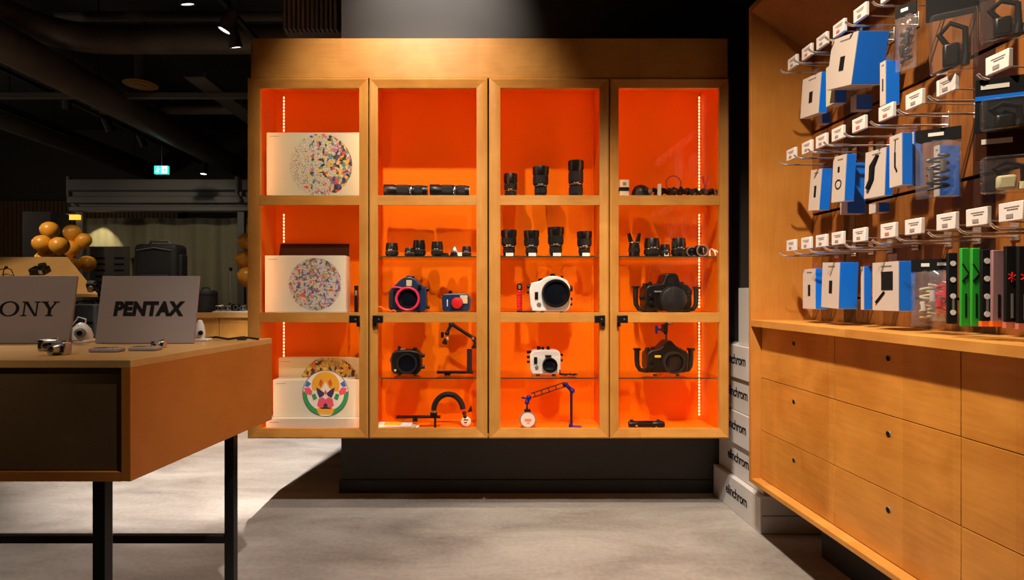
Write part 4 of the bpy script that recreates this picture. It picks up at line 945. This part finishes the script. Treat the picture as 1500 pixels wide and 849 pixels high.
# letters with slab serifs, drawn as polygons (x in letter widths, z up)
def serif_word(parent, x0, z0, H):
    def quad(b, pts): b.prism([(x0 + x*H, z0 + z*H) for x, z in pts], -.0012, -.0002)
    b = MB()
    def ringp(cx_, a, bo, ai, bi, n=40):
        for i in range(n):
            t0, t1 = 2*PI*i/n, 2*PI*(i+1)/n
            quad(b, [(cx_ + a*math.cos(t0), .5 + bo*math.sin(t0)), (cx_ + a*math.cos(t1), .5 + bo*math.sin(t1)), (cx_ + ai*math.cos(t1), .5 + bi*math.sin(t1)), (cx_ + ai*math.cos(t0), .5 + bi*math.sin(t0))])
    # S
    sp = [(.92, .78), (.80, .93), (.5, .97), (.2, .90), (.12, .72), (.3, .58), (.6, .48), (.86, .36), (.86, .14), (.55, .03), (.2, .07), (.07, .26)]
    for i in range(len(sp) - 1):
        p, q_ = Vector(sp[i]), Vector(sp[i+1]); nn = Vector((-(q_-p).y, (q_-p).x)).normalized()*.075
        quad(b, [tuple(p+nn), tuple(q_+nn), tuple(q_-nn), tuple(p-nn)])
    ringp(1.85, .68, .52, .46, .44)                                              # O
    ox = 2.68
    for x, w_ in ((ox + .14, .10), (ox + .98, .10)): quad(b, [(x, 0), (x + w_, 0), (x + w_, 1), (x, 1)])
    quad(b, [(ox + .14, 1), (ox + .38, 1), (ox + 1.08, 0), (ox + .90, 0)])
    for x, z in ((ox, 0), (ox + .0, .92), (ox + .84, .92)): quad(b, [(x, z), (x + .38, z), (x + .38, z + .08), (x, z + .08)])
    ox = 3.98
    quad(b, [(ox + .08, 1), (ox + .36, 1), (ox + .74, .45), (ox + .50, .45)]); quad(b, [(ox + .95, 1), (ox + 1.07, 1), (ox + .70, .42), (ox + .58, .46)])
    quad(b, [(ox + .50, 0), (ox + .72, 0), (ox + .72, .48), (ox + .50, .48)])
    for x, w_, z in ((ox - .02, .5, .92), (ox + .80, .42, .92), (ox + .36, .5, 0)): quad(b, [(x, z), (x + w_, z), (x + w_, z + .08), (x, z + .08)])
    return b.build('lettering', M['ink'], parent, smooth=False)
H = .060
serif_word(t, PXX(-31, 2.2) - t.location.x, h*.50 - H*.46, H)

# small things on the table
def compact(label, x, y, w, hh, dp, m1='silver', m2='black', rz=0., grp='compact cameras on the display table', z=TZ, d=None):
    d = d or (EYE - z)*FOC/(y - VY)
    t = thing('compact_camera', label, 'camera', (PXX(x, d), d, z), rz, grp)
    MB().box(-w/2, w/2, -dp/2, dp/2, 0, hh).build('body', M[m1], t, .006, 3)
    MB().box(-w/2 + .004, w/2 - .004, -dp/2 - .0012, dp/2 + .0012, hh*.22, hh*.72).build('leatherette', M[m2], t)
    MB().rev([(0, hh*.40), (.008, hh*.40), (.016, hh*.34), (.024, hh*.33), (.024, hh*.25), (.016, hh*.2)], (w*.06, -dp/2, hh*.48), (0, -1, 0), 24).build('lens_barrel', M['silver'], t)
    MB().rev([(0, hh*.24), (.002, .001)], (w*.06, -dp/2 - .020, hh*.48), (0, -1, 0), 20, caps=False).build('lens_glass', M['lensglass'], t)
    MB().cyl((w*.33, 0, hh), (w*.33, 0, hh + .006), .008).cyl((w*.16, 0, hh), (w*.16, 0, hh + .004), .006).build('dial', M[m1], t)
    MB().box(-w*.42, -w*.22, -dp/2 - .0015, -dp/2, hh*.76, hh*.94).build('viewfinder', M['lensglass'], t)
    return t
compact('silver compact camera standing rear of two left of the white gadget', 72, 513, .062, .040, .03, rz=.3)
compact('silver and black compact camera in front of the grey SONY sign corner', 87, 519, .066, .042, .03, rz=-.1)
def phone(label, x, y, w, dp, m='signgrey'):
    d = (EYE - TZ)*FOC/(y - VY)
    t = thing('pocket_camera', label, 'camera', (PXX(x, d), d, TZ), 0, 'flat pocket cameras on the display table')
    MB().box(-w/2, w/2, -dp/2, dp/2, 0, .014).build('body', M[m], t, .005, 3)
    MB().rev([(0, .011), (.003, .010), (.003, .007)], (w*.28, 0, .014), (0, 0, 1), 20).build('lens_ring', M['silver'], t)
    MB().box(-w*.40, w*.05, -dp*.3, dp*.3, .0141, .015).build('screen', M['lensglass'], t)
    return t
phone('flat grey pocket camera lying before left edge of the PENTAX sign', 157, 515, .098, .05)
phone('flat grey pocket camera lying before the middle of the PENTAX sign', 213, 513, .095, .05)
compact('tiny silver camera lying in front of the PENTAX sign letters', 233, 509, .05, .026, .025)
# white gimbal gadget between the signs
d = 2.25
t = thing('gimbal_camera', 'small white gimbal camera on a pale stand between the two signs', 'camera', (PXX(119, d), d, TZ))
MB().box(-.05, .05, -.035, .035, 0, .012).build('stand', M['white'], t, .003)
MB().rev([(.012, .040), (.03, .042), (.055, .034), (.075, .018), (.082, .004)], (.0, 0, 0), (0, 0, 1), 24).build('body', M['white'], t)
MB().rev([(0, .020), (.012, .020), (.016, .014)], (.022, -.034, .040), (.4, -1, .1), 20).build('camera_eye', M['grey'], t)
MB().rev([(0, .011), (.002, .010)], (.029, -.050, .0415), (.4, -1, .1), 18).build('lens_glass', M['lensglass'], t)
MB().tube([(-.045, -.01, .012), (-.035, -.015, .06), (-.005, -.01, .105), (.02, .0, .095), (.012, .005, .07)], .003, 8).build('cable', M['white'], t)
t = thing('gimbal_camera', 'white gimbal camera half hidden at right behind the PENTAX sign', 'camera', (PXX(293, 2.32), 2.32, TZ))
MB().box(-.025, .04, -.02, .03, 0, .010).build('stand', M['white'], t, .003)
MB().rev([(.010, .018), (.03, .022), (.06, .018), (.085, .010), (.09, .002)], n=22).build('body', M['white'], t)
MB().rev([(0, .010), (.008, .009)], (.012, -.018, .035), (.2, -1, 0), 16).build('camera_eye', M['ink'], t)
t = thing('camera_strap', 'dark strap lying on the table corner right of the PENTAX sign', 'strap', (PXX(335, 2.36), 2.36, TZ))
MB().tube([(-.13, 0, .004), (-.06, .012, .012), (0, -.006, .005), (.06, .010, .012), (.13, 0, .004)], .0045, 8).build('webbing', M['rubber'], t)
MB().box(.04, .075, -.012, .012, .001, .010).build('buckle', M['darkgrey'], t, .002)

# ------------------------------------------------------------------ second table and sloped display behind
t2 = thing('side_table', 'lower dark-legged table behind the front table carrying the sloped display', 'table', (-3.7, 4.35, 0))
MB().box(-.95, .95, -.45, .55, .92, .96).build('tabletop', M['tabletop'], t2, .002)
for sx in (-.9, .9):
    for sy in (-.4, .5): MB().box(sx - .02, sx + .02, sy - .02, sy + .02, 0, .9195).build('leg', M['blackm'], t2)
dN, dF = 3.95, 4.6
zN, zF = PZ(430, dN), PZ(376, dF)
rs = thing('sloped_display', 'pale birch sloped display board behind the SONY sign', 'display stand', (-3.6, 4.25, .96))
xn, xf_ = PXX(143, dN) + 3.6, PXX(99, dF) + 3.6
MB().hexa([(-1.0, dN - 4.25, zN - .985), (xn, dN - 4.25, zN - .985), (xf_, dF - 4.25, zF - .985), (-1.0, dF - 4.25, zF - .985), (-1.0, dN - 4.25, zN - .96), (xn, dN - 4.25, zN - .96), (xf_, dF - 4.25, zF - .96), (-1.0, dF - 4.25, zF - .96)]).build('sloped_board', M['tabletop'], rs, .002)
MB().box(-.8, .3, -.20, -.17, 0, zN - .99 + .04).box(-.8, .0, .25, .28, 0, zF - .99 - .05).build('support', M['blackm'], rs)
sl = math.atan2(zF - zN, dF - dN)
def onslope(u): return Vector((0, dN + (dF - dN)*u, zN + (zF - zN)*u))
def slope_item(name, label, cat, x, u):
    p = onslope(u); return thing(name, label, cat, (PXX(x, p.y), p.y, p.z), rot=(sl, 0, 0))
t = slope_item('compact_camera', 'black compact camera resting on the pale sloped board', 'camera', 60, .52)
MB().box(-.06, .06, -.04, .04, 0, .05).build('body', M['black'], t, .008)
MB().rev([(0, .028), (.03, .026), (.03, .02)], (.035, 0, .05), (0, 0, 1), 22).build('lens_barrel', M['darkgrey'], t)
MB().box(.02, .05, -.042, -.038, .01, .04).build('label_plate', M['silver'], t)
t = slope_item('mini_tripod', 'spidery mini tripod with thin bent legs on the sloped board', 'tripod', 13, .50)
for sx in (-1, 0, 1):
    MB().tube([(0, 0, .05), (sx*.05, -.03 + .01*sx, .045), (sx*.09, -.06, .003)], .004, 6).build('leg', M['brown'], t)
MB().ball((0, 0, .055), .012).build('head', M['brown'], t)
t = thing('camera_bag', 'black camera pouch standing on the side table between the two signs', 'bag', (-2.83, 3.97, .96))
MB().box(-.13, .09, -.06, .06, 0, .265).build('pouch', M['bag'], t, .015, 3)
MB().box(-.12, .08, -.066, -.0605, .14, .26).build('flap', M['bag'], t, .01)
MB().tube([(-.10, 0, .265), (-.07, 0, .285), (.03, 0, .285), (.06, 0, .265)], .006, 8).build('handle', M['bag'], t)
t = slope_item('compact_camera', 'silver-topped camera at the lower right corner of the sloped board', 'camera', 138, .10)
MB().box(-.04, .035, -.02, .02, 0, .05).build('body', M['black'], t, .006)
MB().box(-.03, .02, -.018, .018, .05, .066).build('top_plate', M['silver'], t, .004)
MB().rev([(0, .018), (.02, .016)], (.0, -.02, .025), (0, -1, 0), 18).build('lens_barrel', M['silver'], t)

# ------------------------------------------------------------------ back counter with bag and cameras
d = 5.3; ZC = PZ(457.5, d)
bc = thing('back_counter', 'long birch counter far behind the table with cameras on top', 'counter', (-3.1, 5.6, 0))
MB().box(-1.9, 1.02, -.3, .45, ZC - .05, ZC).build('worktop', M['tabletop'], bc, .003)
for i in range(7):
    x0 = -1.88 + i*.41
    MB().box(x0, x0 + .404, -.275, -.255, .12, ZC - .052).build('front_panel', M['wood_z'], bc, .001)
MB().box(-1.85, .99, -.25, .43, 0, ZC - .051).build('carcass', M['wood_z'], bc)
t = thing('camera_backpack', 'big black camera backpack with top handle standing on the back counter', 'bag', (PXX(236, 5.5), 5.5, ZC))
bw, bh = 62/2/FOC*5.5, PZ(358, 5.5) - ZC
MB().box(-bw, bw, -.12, .12, 0, bh).build('body', M['bag'], t, .05, 4)
MB().box(-bw*.75, bw*.75, -.16, -.121, .06, bh*.55).build('front_pocket', M['bag'], t, .02, 3)
MB().tube([(-.12, 0, bh - .01), (-.10, 0, bh + .035), (.08, 0, bh + .035), (.10, 0, bh - .01)], .014, 10).build('handle', M['grey'], t)
for s in (-1, 1):
    MB().box(s*bw*.98 - .03, s*bw*.98 + .03, -.06, .06, .05, bh*.85).build('side_pocket', M['bag'], t, .015, 3)
MB().tube([(-bw*.8, -.125, bh*.9), (0, -.13, bh*.94), (bw*.8, -.125, bh*.9)], .005, 6).build('zip', M['grey'], t)
MB().box(-bw*.38, -bw*.28, -.166, -.1605, .10, .16).build('buckle', M['silver'], t)
t = thing('lens_case', 'black cylindrical lens case on the back counter beside the PENTAX sign', 'case', (PXX(303, 5.4), 5.4, ZC))
MB().rev([(0, .095), (.01, .10), (.19, .10), (.20, .096), (.215, .08)], n=30).build('case', M['bag'], t)
MB().rev([(.165, .1015), (.175, .1015)], n=30).build('zip', M['darkgrey'], t)
MB().tube([(-.04, -.02, .215), (-.03, -.02, .24), (.03, -.02, .24), (.04, -.02, .215)], .006, 8).build('handle', M['bag'], t)
t = thing('display_mat', 'white display mat on the back counter beside the cabinet', 'mat', (PXX(342, 5.42), 5.42, ZC))
MB().box(-.16, .30, -.10, .14, 0, .012).build('sheet', M['paper'], t, .002)
g = 'cameras on the back counter'
for i, (x, lb) in enumerate(((322, 'silver camera at left on the white mat of the back counter'), (334, 'silver and black camera second on the white mat of the back counter'), (346, 'dark camera third on the white mat of the back counter'), (357, 'camera at the cabinet edge on the white mat of the back counter'))):
    compact(lb, x, 455, .075, .055 if i != 2 else .07, .04, 'silver' if i != 2 else 'black', 'black', [.3, -.2, .1, -.3][i], g, ZC + .0125, 5.40 + .01*i)
t = thing('mini_tripod', 'thin upright tripod post on the back counter near the cabinet', 'tripod', (PXX(338, 5.62), 5.62, ZC))
MB().cyl((0, 0, .08), (0, 0, .42), .008).build('post', M['grey'], t)
for a in range(3): MB().tube([(0, 0, .09), (.05*math.cos(a*2.1), .05*math.sin(a*2.1), .05), (.09*math.cos(a*2.1), .09*math.sin(a*2.1), .004)], .006, 6).build('leg', M['black'], t)
MB().box(-.012, .012, -.012, .012, .42, .45).build('head', M['black'], t)

# ------------------------------------------------------------------ balloons
def balloon(x, y, r_px, d, label, lean=0.):
    r = r_px/FOC*d
    t = thing('balloon', label, 'balloon', tuple(P(x, y, d)), group='orange balloons', rot=(0, lean, 0))
    pr = [(-1.22, .02), (-1.12, .10), (-1.0, .30), (-.8, .56), (-.5, .83), (-.2, .96), (.1, 1.0), (.4, .94), (.7, .74), (.9, .46), (.98, .22), (1.0, .02)]
    MB().rev([(a*r, b*r) for a, b in pr], n=28).build('skin', M['balloon'], t)
    MB().rev([(-1.30*r, .09*r), (-1.22*r, .03*r)], n=12).build('knot', M['balloon'], t)
for x, y, r_, d, lb in ((62, 357, 13, 6.0, 'bright orange balloon at left of the lit pair'), (87, 360, 13, 6.0, 'bright orange balloon at right of the lit pair'), (73, 337, 12.5, 6.15, 'dull orange balloon on top between the lit pair'), (66, 380, 13, 6.1, 'orange balloon just above the pale board under the lit pair'),
                     (106, 341, 12, 6.7, 'shaded balloon at the top of the group beside the grey post'), (103, 364, 12, 6.65, 'shaded balloon in the middle of the group beside the grey post'), (122, 352, 11, 6.75, 'shaded balloon partly behind the grey post'), (106, 389, 11.5, 6.62, 'shaded balloon low down left of the grey post'), (128, 386, 11.5, 6.75, 'shaded balloon low down right of the grey post'),
                     (362, 354, 13, 6.2, 'top balloon of three beside the cabinet edge'), (358, 380, 13, 6.15, 'middle balloon of three beside the cabinet edge'), (362, 405, 14, 6.1, 'lowest balloon of three beside the cabinet edge')):
    balloon(x, y, r_, d, lb)

# ------------------------------------------------------------------ booth with shutter and curtain
d = 8.0
bx0, bx1 = PXX(108, d), PXX(372, d)
sh = thing('shutter_booth', 'grey booth frame with a rolled shutter head at the far wall', 'booth', (0, 8.0, 0))
prof = [(0, 2.49), (-.10, 2.50), (-.10, 2.56), (-.06, 2.57), (-.06, 2.60), (-.14, 2.61), (-.14, 2.70), (-.05, 2.72), (-.05, 2.78), (-.12, 2.80), (-.12, 2.95), (0, 2.96)]
MB().prism_axis(prof, bx0, bx1).build('shutter_head', M['shutter'], sh, .004)
for x in (122, 356):
    X = PXX(x, d); MB().box(X - .05, X + .05, -.08, .0, 0, 2.49).build('post', M['shutter'], sh, .004)
X = bx0
MB().tube([(X - .03, -.05, 3.0), (X - .03, -.05, 2.72), (X + .02, -.05, 2.62), (X + .10, -.05, 2.56)], .035, 10).build('gutter_pipe', M['shutter'], sh)
X = PXX(357, d)
MB().tube([(X - .02, -.17, 2.98), (X - .02, -.17, 2.72), (X + .03, -.17, 2.62)], .03, 10).build('gutter_pipe', M['shutter'], sh)
b = MB(); n = 90; x0, x1 = PXX(122, 8.4) , PXX(375, 8.4); top, bot = [], []
for i in range(n + 1):
    u = i/n; y = 8.4 + .05*math.sin(u*40) + .03*math.sin(u*97)
    top.append(b.bm.verts.new((x0 + (x1 - x0)*u, y*.0 + 8.4 + .03*math.sin(u*26), 2.46))); bot.append(b.bm.verts.new((x0 + (x1 - x0)*u, y, .02)))
for i in range(n): b._f([top[i], top[i+1], bot[i+1], bot[i]])
o = b.build('curtain', M['curtain']); tag(o, 'olive grey draped curtain hanging inside the far booth', 'curtain')
md = o.modifiers.new('solid', 'SOLIDIFY'); md.thickness = .008
t = thing('menu_board', 'dark notice board with columns of small print in front of the far curtain', 'board', (PXX(158, 8.1), 8.1, 0))
MB().box(-.33, .33, -.02, .0, 1.0, PZ(361, 8.1)).build('panel', M['duct'], t, .004)
b = MB()
for cx_ in (-.10, .18):
    for r_ in range(8): b.box(cx_ - .07, cx_ + .07, -.024, -.0205, 1.18 + .09*r_, 1.21 + .09*r_)
b.build('printed_lines', M['ink'], t)
for sx in (-.25, .25): MB().box(sx - .02, sx + .02, -.02, .0, 0, .9995).build('leg', M['blackm'], t)
t = thing('wall_cabinet', 'tall grey locker behind the lit orange balloons', 'locker', (PXX(68, 7.2), 7.2, 0))
MB().box(-.19, .19, -.15, .15, 0, PZ(312, 7.2)).build('body', M['pipe'], t, .005)
MB().box(-.18, .18, -.16, -.151, .06, PZ(312, 7.2) - .03).build('door', M['pipe'], t, .003)
t = thing('light_box', 'small yellow lit sign hanging by the booth post', 'sign', (PXX(107, 7.9), 7.9, PZ(318, 7.9)))
MB().box(-.10, .10, -.03, .03, -.035, .035).build('case', M['yellowlamp'], t, .004)
MB().box(-.10, .10, -.02, .02, .0355, .05).build('bracket', M['shutter'], t)
# dark slatted wood panelling, far left
t = thing('slat_panelling', 'dark vertical wood slat panelling on the far wall at left', 'wall panelling', (-7.2, 9.9, 0))
b = MB()
for i in range(44): b.box(-1.5 + i*.075, -1.5 + i*.075 + .06, -.04, .0, 1.9, 2.98)
b.build('slats', M['slatwood'], t)
MB().box(-1.55, 1.85, .0, .03, 0, 3.0).build('backing', M['ink'], t)

# ------------------------------------------------------------------ ceiling services
def service(name, label, cat, mb, m, group=None, bevel=0.):
    return tag(mb.build(name, m, None, bevel), label, cat, group)
dd = 5.0
z1 = PZ(58, dd); pts = [(-1.0, dd, z1), (PXX(160, dd), dd, z1)]
ctr = PXX(110, dd)
bend = [(ctr + .3 - .55*math.sin(a), dd - .55 + .55*math.cos(a), z1) for a in [PI/2*.9*i/10 for i in range(11)]]
service('air_duct', 'fat round grey duct bending along the ceiling at upper left', 'duct', MB().tube([(-1.2, dd, z1)] + bend + [(bend[-1][0] - .25, 2.2, z1 + .0)], .125, 20), M['duct'], 'ceiling ducts and pipes')
dd = 5.6
service('ceiling_beam', 'straight grey square rail crossing the ceiling below the round duct', 'beam', MB().box(-6.5, -1.1, dd - .03, dd + .03, PZ(144, dd), PZ(137, dd)), M['pipe'], 'ceiling ducts and pipes')
dd = 5.2
service('ceiling_pipe', 'thin grey pipe crossing the ceiling at the top of the picture', 'pipe', MB().cyl((-4.0, dd, PZ(24, dd)), (-1.2, dd, PZ(24, dd)), .045, n=14), M['pipe'], 'ceiling ducts and pipes')
service('air_duct', 'wide round duct running away toward the far wall at left', 'duct', MB().cyl((-3.75, 2.6, 3.28), (-3.75, 9.8, 3.28), .15, n=28), M['duct'], 'ceiling ducts and pipes')
service('air_duct', 'second round duct running away at the far left of the ceiling', 'duct', MB().cyl((-5.9, 3.0, 3.5), (-5.9, 9.8, 3.5), .16, n=24), M['duct'], 'ceiling ducts and pipes')
service('cable_tray', 'shallow cable tray running away under the ceiling', 'cable tray', MB().box(-2.8, -2.6, 5.2, 9.8, 3.36, 3.37).box(-2.8, -2.79, 5.2, 9.8, 3.37, 3.41).box(-2.61, -2.6, 5.2, 9.8, 3.37, 3.41), M['duct'], 'ceiling ducts and pipes')
dd = 6.4
service('ceiling_pipe', 'short grey pipe crossing the ceiling behind the square rail', 'pipe', MB().cyl((-4.5, dd, PZ(160, dd)), (-2.2, dd, PZ(160, dd)), .06, n=14), M['pipe'], 'ceiling ducts and pipes')
for o_, X_, z_, r_d in [(o, o.data.vertices[0].co.x, 3.28, .15) for o in S.objects if o.get('label', '').startswith('wide round duct')] + [(o, 0, 3.5, .16) for o in S.objects if o.get('label', '').startswith('second round duct')]:
    X_ = -3.75 if z_ == 3.28 else -5.9
    for y_ in (3.2, 5.4, 7.6): MB().cyl((X_, y_, z_ + r_d - .004), (X_, y_, 4.299), .008, n=8).build('hanger_rod', M['track'], o_)
# ribbed duct above the cabinet
b = MB()
xa, xb_ = PXX(420, 4.4), PXX(503, 4.4) - .02
n = 12
for i in range(n):
    u0, u1 = xa + (xb_ - xa)*i/n, xa + (xb_ - xa)*(i + .6)/n
    b.box(u0, u1, 4.32, 4.4, PZ(49, 4.4), 4.29)
t = thing('ribbed_duct', 'ribbed dark metal duct dropping from the ceiling behind the cabinet top', 'duct', (0, 0, 0))
b.build('ribs', M['pipe'], t)
MB().box(xa - .02, xb_, 4.405, 4.78, PZ(47, 4.4), 4.295).build('casing', M['duct'], t)
# round diffuser
dd = 5.9
t = thing('air_diffuser', 'round ceiling air diffuser coloured as if in warm light', 'diffuser', tuple(P(206, 124, dd)))
for i, rr_ in enumerate((.17, .13, .085)):
    MB().rev([(-.014*i, rr_), (.02 - .014*i, rr_*.8)], n=32).build('cone', M['tabletop'], t)  # warm wood tone puts the warm light into the cones' colour
MB().cyl((0, 0, .02), (0, 0, 4.29 - t.location.z), .06).build('neck', M['duct'], t)
# tracks and spotlights
def track(label, X, y0, y1, z):
    t = thing('lighting_track', label, 'lighting track', (X, y0, z), group='ceiling lighting tracks')
    MB().box(-.018, .018, 0, y1 - y0, 0, .034).build('rail', M['track'], t)
    b = MB()
    for q_ in (.4, (y1 - y0)/2, (y1 - y0) - .4): b.cyl((0, q_, .034), (0, q_, 4.299 - z), .005, n=6)
    b.build('suspension', M['track'], t)
track('nearest black lighting track left of the cabinet top', -1.95, 2.4, 4.84, 3.52)
track('long black lighting track running away at middle left', -4.45, 3.0, 9.0, 3.38)
track('far-left black lighting track', -5.4, 3.6, 9.0, 3.38)
def spot_head(label, pos, aim, on=True, z_track=None, face='lamp'):
    """pos: centre of the lit face; aim: direction it shines"""
    a = Vector(aim).normalized()
    t = thing('track_spotlight', label, 'spotlight', pos, group='track spotlights')
    MB().rev([(-.17, .030), (-.165, .045), (-.02, .05), (0, .052), (0, .044), (-.012, .043)], (0, 0, 0), a, 28).build('housing', M['track'], t)
    MB().rev([(-.008, .042), (-.006, .042)], (0, 0, 0), a, 24).build('lamp_face', M[face], t)
    c = a*-.09
    zt = (z_track or pos[2] + .2) - pos[2]
    MB().tube([c, (c.x, c.y, c.z + (zt - c.z)*.5), (c.x, c.y, zt)], .012, 8).build('bracket', M['track'], t)
    return t
spot_head('lit track spotlight at the very top left of the cabinet', tuple(P(275, 7, 3.80)), (.12, .36, -1), z_track=3.52)
spot_head('lit track spotlight with its round face toward the viewer', tuple(P(328, 45, 4.15)), (-.35, -.05, -.8), z_track=3.52)
spot_head('lit track spotlight closest to the cabinet corner', tuple(P(346, 70, 4.42)), (.12, .36, -1), z_track=3.52)
spot_head('black track spotlight with a lit edge on the long track', tuple(P(97, 159, 5.7)), (-.2, .42, -1), z_track=3.38)
spot_head('dark track spotlight in the middle of the long track', tuple(P(163, 193, 6.6)), (.3, .3, -1), z_track=3.38, face='darkgrey')
spot_head('dark track spotlight farther along the long track', tuple(P(212, 215, 7.5)), (.3, .3, -1), z_track=3.38, face='darkgrey')
spot_head('tiny far spotlight with a white glint beside the exit sign', tuple(P(298, 255, 8.2)), (.0, -.1, -1), z_track=3.4)
# exit sign
dd = 7.0
t = thing('exit_sign', 'small green and white lit exit sign hanging from the dark ceiling', 'sign', tuple(P(237, 249, dd)))
w = 20/2/FOC*dd; h = 12/2/FOC*dd
MB().box(-w, w, -.02, .02, -h, h).build('case', M['exitgreen'], t, .002)
MB().box(w*.08, w*.92, -.0215, -.0202, -h*.85, h*.85).build('white_panel', M['exitwhite'], t)
k_ = h
b = MB()
b.rev([(0, k_*.17), (.001, k_*.17)], (-w*.42, -.0215, k_*.58), (0, 1, 0), 14)
b.tube([(-w*.46, -.021, k_*.36), (-w*.52, -.021, -k_*.12)], k_*.14, 6).tube([(-w*.52, -.021, -k_*.12), (-w*.34, -.021, -k_*.34), (-w*.44, -.021, -k_*.78)], k_*.09, 6).tube([(-w*.52, -.021, -k_*.12), (-w*.62, -.021, -k_*.44), (-w*.82, -.021, -k_*.5)], k_*.09, 6).tube([(-w*.46, -.021, k_*.30), (-w*.26, -.021, k_*.08), (-w*.14, -.021, k_*.22)], k_*.07, 6)
b.build('running_figure', M['exitwhite'], t)
MB().box(w*.25, w*.5, -.0222, -.0216, -k_*.12, k_*.12).prism([(w*.5, -k_*.4), (w*.8, 0), (w*.5, k_*.4)], -.0222, -.0216).build('arrow', M['exitgreen'], t)
MB().box(-.004, .004, -.004, .004, h, 4.299 - t.location.z).build('suspension', M['track'], t)
# ------------------------------------------------------------------ lights
def spot(loc, aim, watts, angle, blend=.4, col=(1, .86, .70), size=.04, name='spot'):
    l = bpy.data.lights.new(name, 'SPOT'); l.energy = watts; l.spot_size = math.radians(angle); l.spot_blend = blend; l.color = col; l.shadow_soft_size = size
    o = bpy.data.objects.new(name, l); C.objects.link(o); o.location = loc
    o.rotation_euler = (Vector(aim) - Vector(loc)).to_track_quat('-Z', 'Y').to_euler()
    return o
WARM = (1, .84, .66); NEUT = (1, .90, .80)
spot((-1.366, 3.3, 3.42), (-1.80, 4.4, 0), 1050, 54, .6, NEUT, .012, 'floor_wash_left')
spot((-.46, 1.95, 3.78), (-.36, 3.15, 2.25), 340, 62, 1., WARM, .03, 'cabinet_wash')
spot((-.25, 2.6, 4.1), (-.30, 3.57, 3.2), 230, 58, 1., NEUT, .04, 'wall_wash')
spot((.2, .9, 3.9), (.25, 2.75, 0), 420, 62, .7, NEUT, .04, 'floor_wash_centre')
spot((.30, 1.35, 3.8), (1.5, 2.15, .75), 620, 74, 1., (1, .82, .60), .04, 'unit_wash')
spot((-3.2, 3.4, 3.9), (-2.3, 2.1, .0), 260, 44, .7, NEUT, .05, 'floor_wash_far_left')
spot((-.5, 3.0, 3.6), (-1.0, 2.0, .9), 50, 50, .7, WARM, .05, 'table_side_wash')
spot((-1.7, .2, 3.3), (-1.75, 2.2, 1.1), 95, 36, .8, WARM, .04, 'sign_wash')
spot((-2.9, 3.5, 3.4), (-3.2, 4.25, 1.45), 110, 44, .6, WARM, .04, 'sloped_board_wash')
spot((-2.4, 4.3, 3.5), (-2.7, 5.3, 1.0), 110, 50, .7, WARM, .04, 'back_counter_wash')
spot((-4.9, 4.6, 3.2), (-4.75, 6.05, 1.85), 130, 34, .6, WARM, .04, 'balloon_wash')
spot((-5.8, 8.0, 2.44), (-5.78, 8.42, 1.95), 30, 64, .3, (1, .85, .5), .02, 'booth_lamp')
spot((-4.2, 5.8, 3.1), (-4.4, 8.3, 1.6), 34, 80, .8, (1, .84, .58), .06, 'booth_wash')
def lamp(loc, watts, col, name):  # unseen point fill, added to lift the dark ceiling
    l = bpy.data.lights.new(name, 'POINT'); l.energy = watts; l.color = col; l.shadow_soft_size = .12
    o = bpy.data.objects.new(name, l); C.objects.link(o); o.location = loc
lamp((-4.9, 3.3, 2.5), 12, WARM, 'unseen_fill')
lamp((-7.4, 6.6, 2.5), 18, WARM, 'unseen_fill')
w = bpy.data.worlds.new('World'); S.world = w; w.use_nodes = True
w.node_tree.nodes['Background'].inputs[0].default_value = (.9, .75, .6, 1); w.node_tree.nodes['Background'].inputs[1].default_value = .012

# ------------------------------------------------------------------ camera
cam = bpy.data.cameras.new('Camera'); co = bpy.data.objects.new('Camera', cam); C.objects.link(co)
cam.sensor_width = 36; cam.lens = FOC/1500*36; cam.shift_x = (750 - VX)/1500; cam.shift_y = (VY - 424.5)/1500
cam.clip_start = .05
co.location = (0, 0, EYE); co.rotation_euler = (PI/2, 0, 0)
S.camera = co
vs = S.view_settings
vs.view_transform = 'Standard'; vs.look = 'None'; vs.gamma = 1; vs.exposure = 0; vs.use_curve_mapping = False
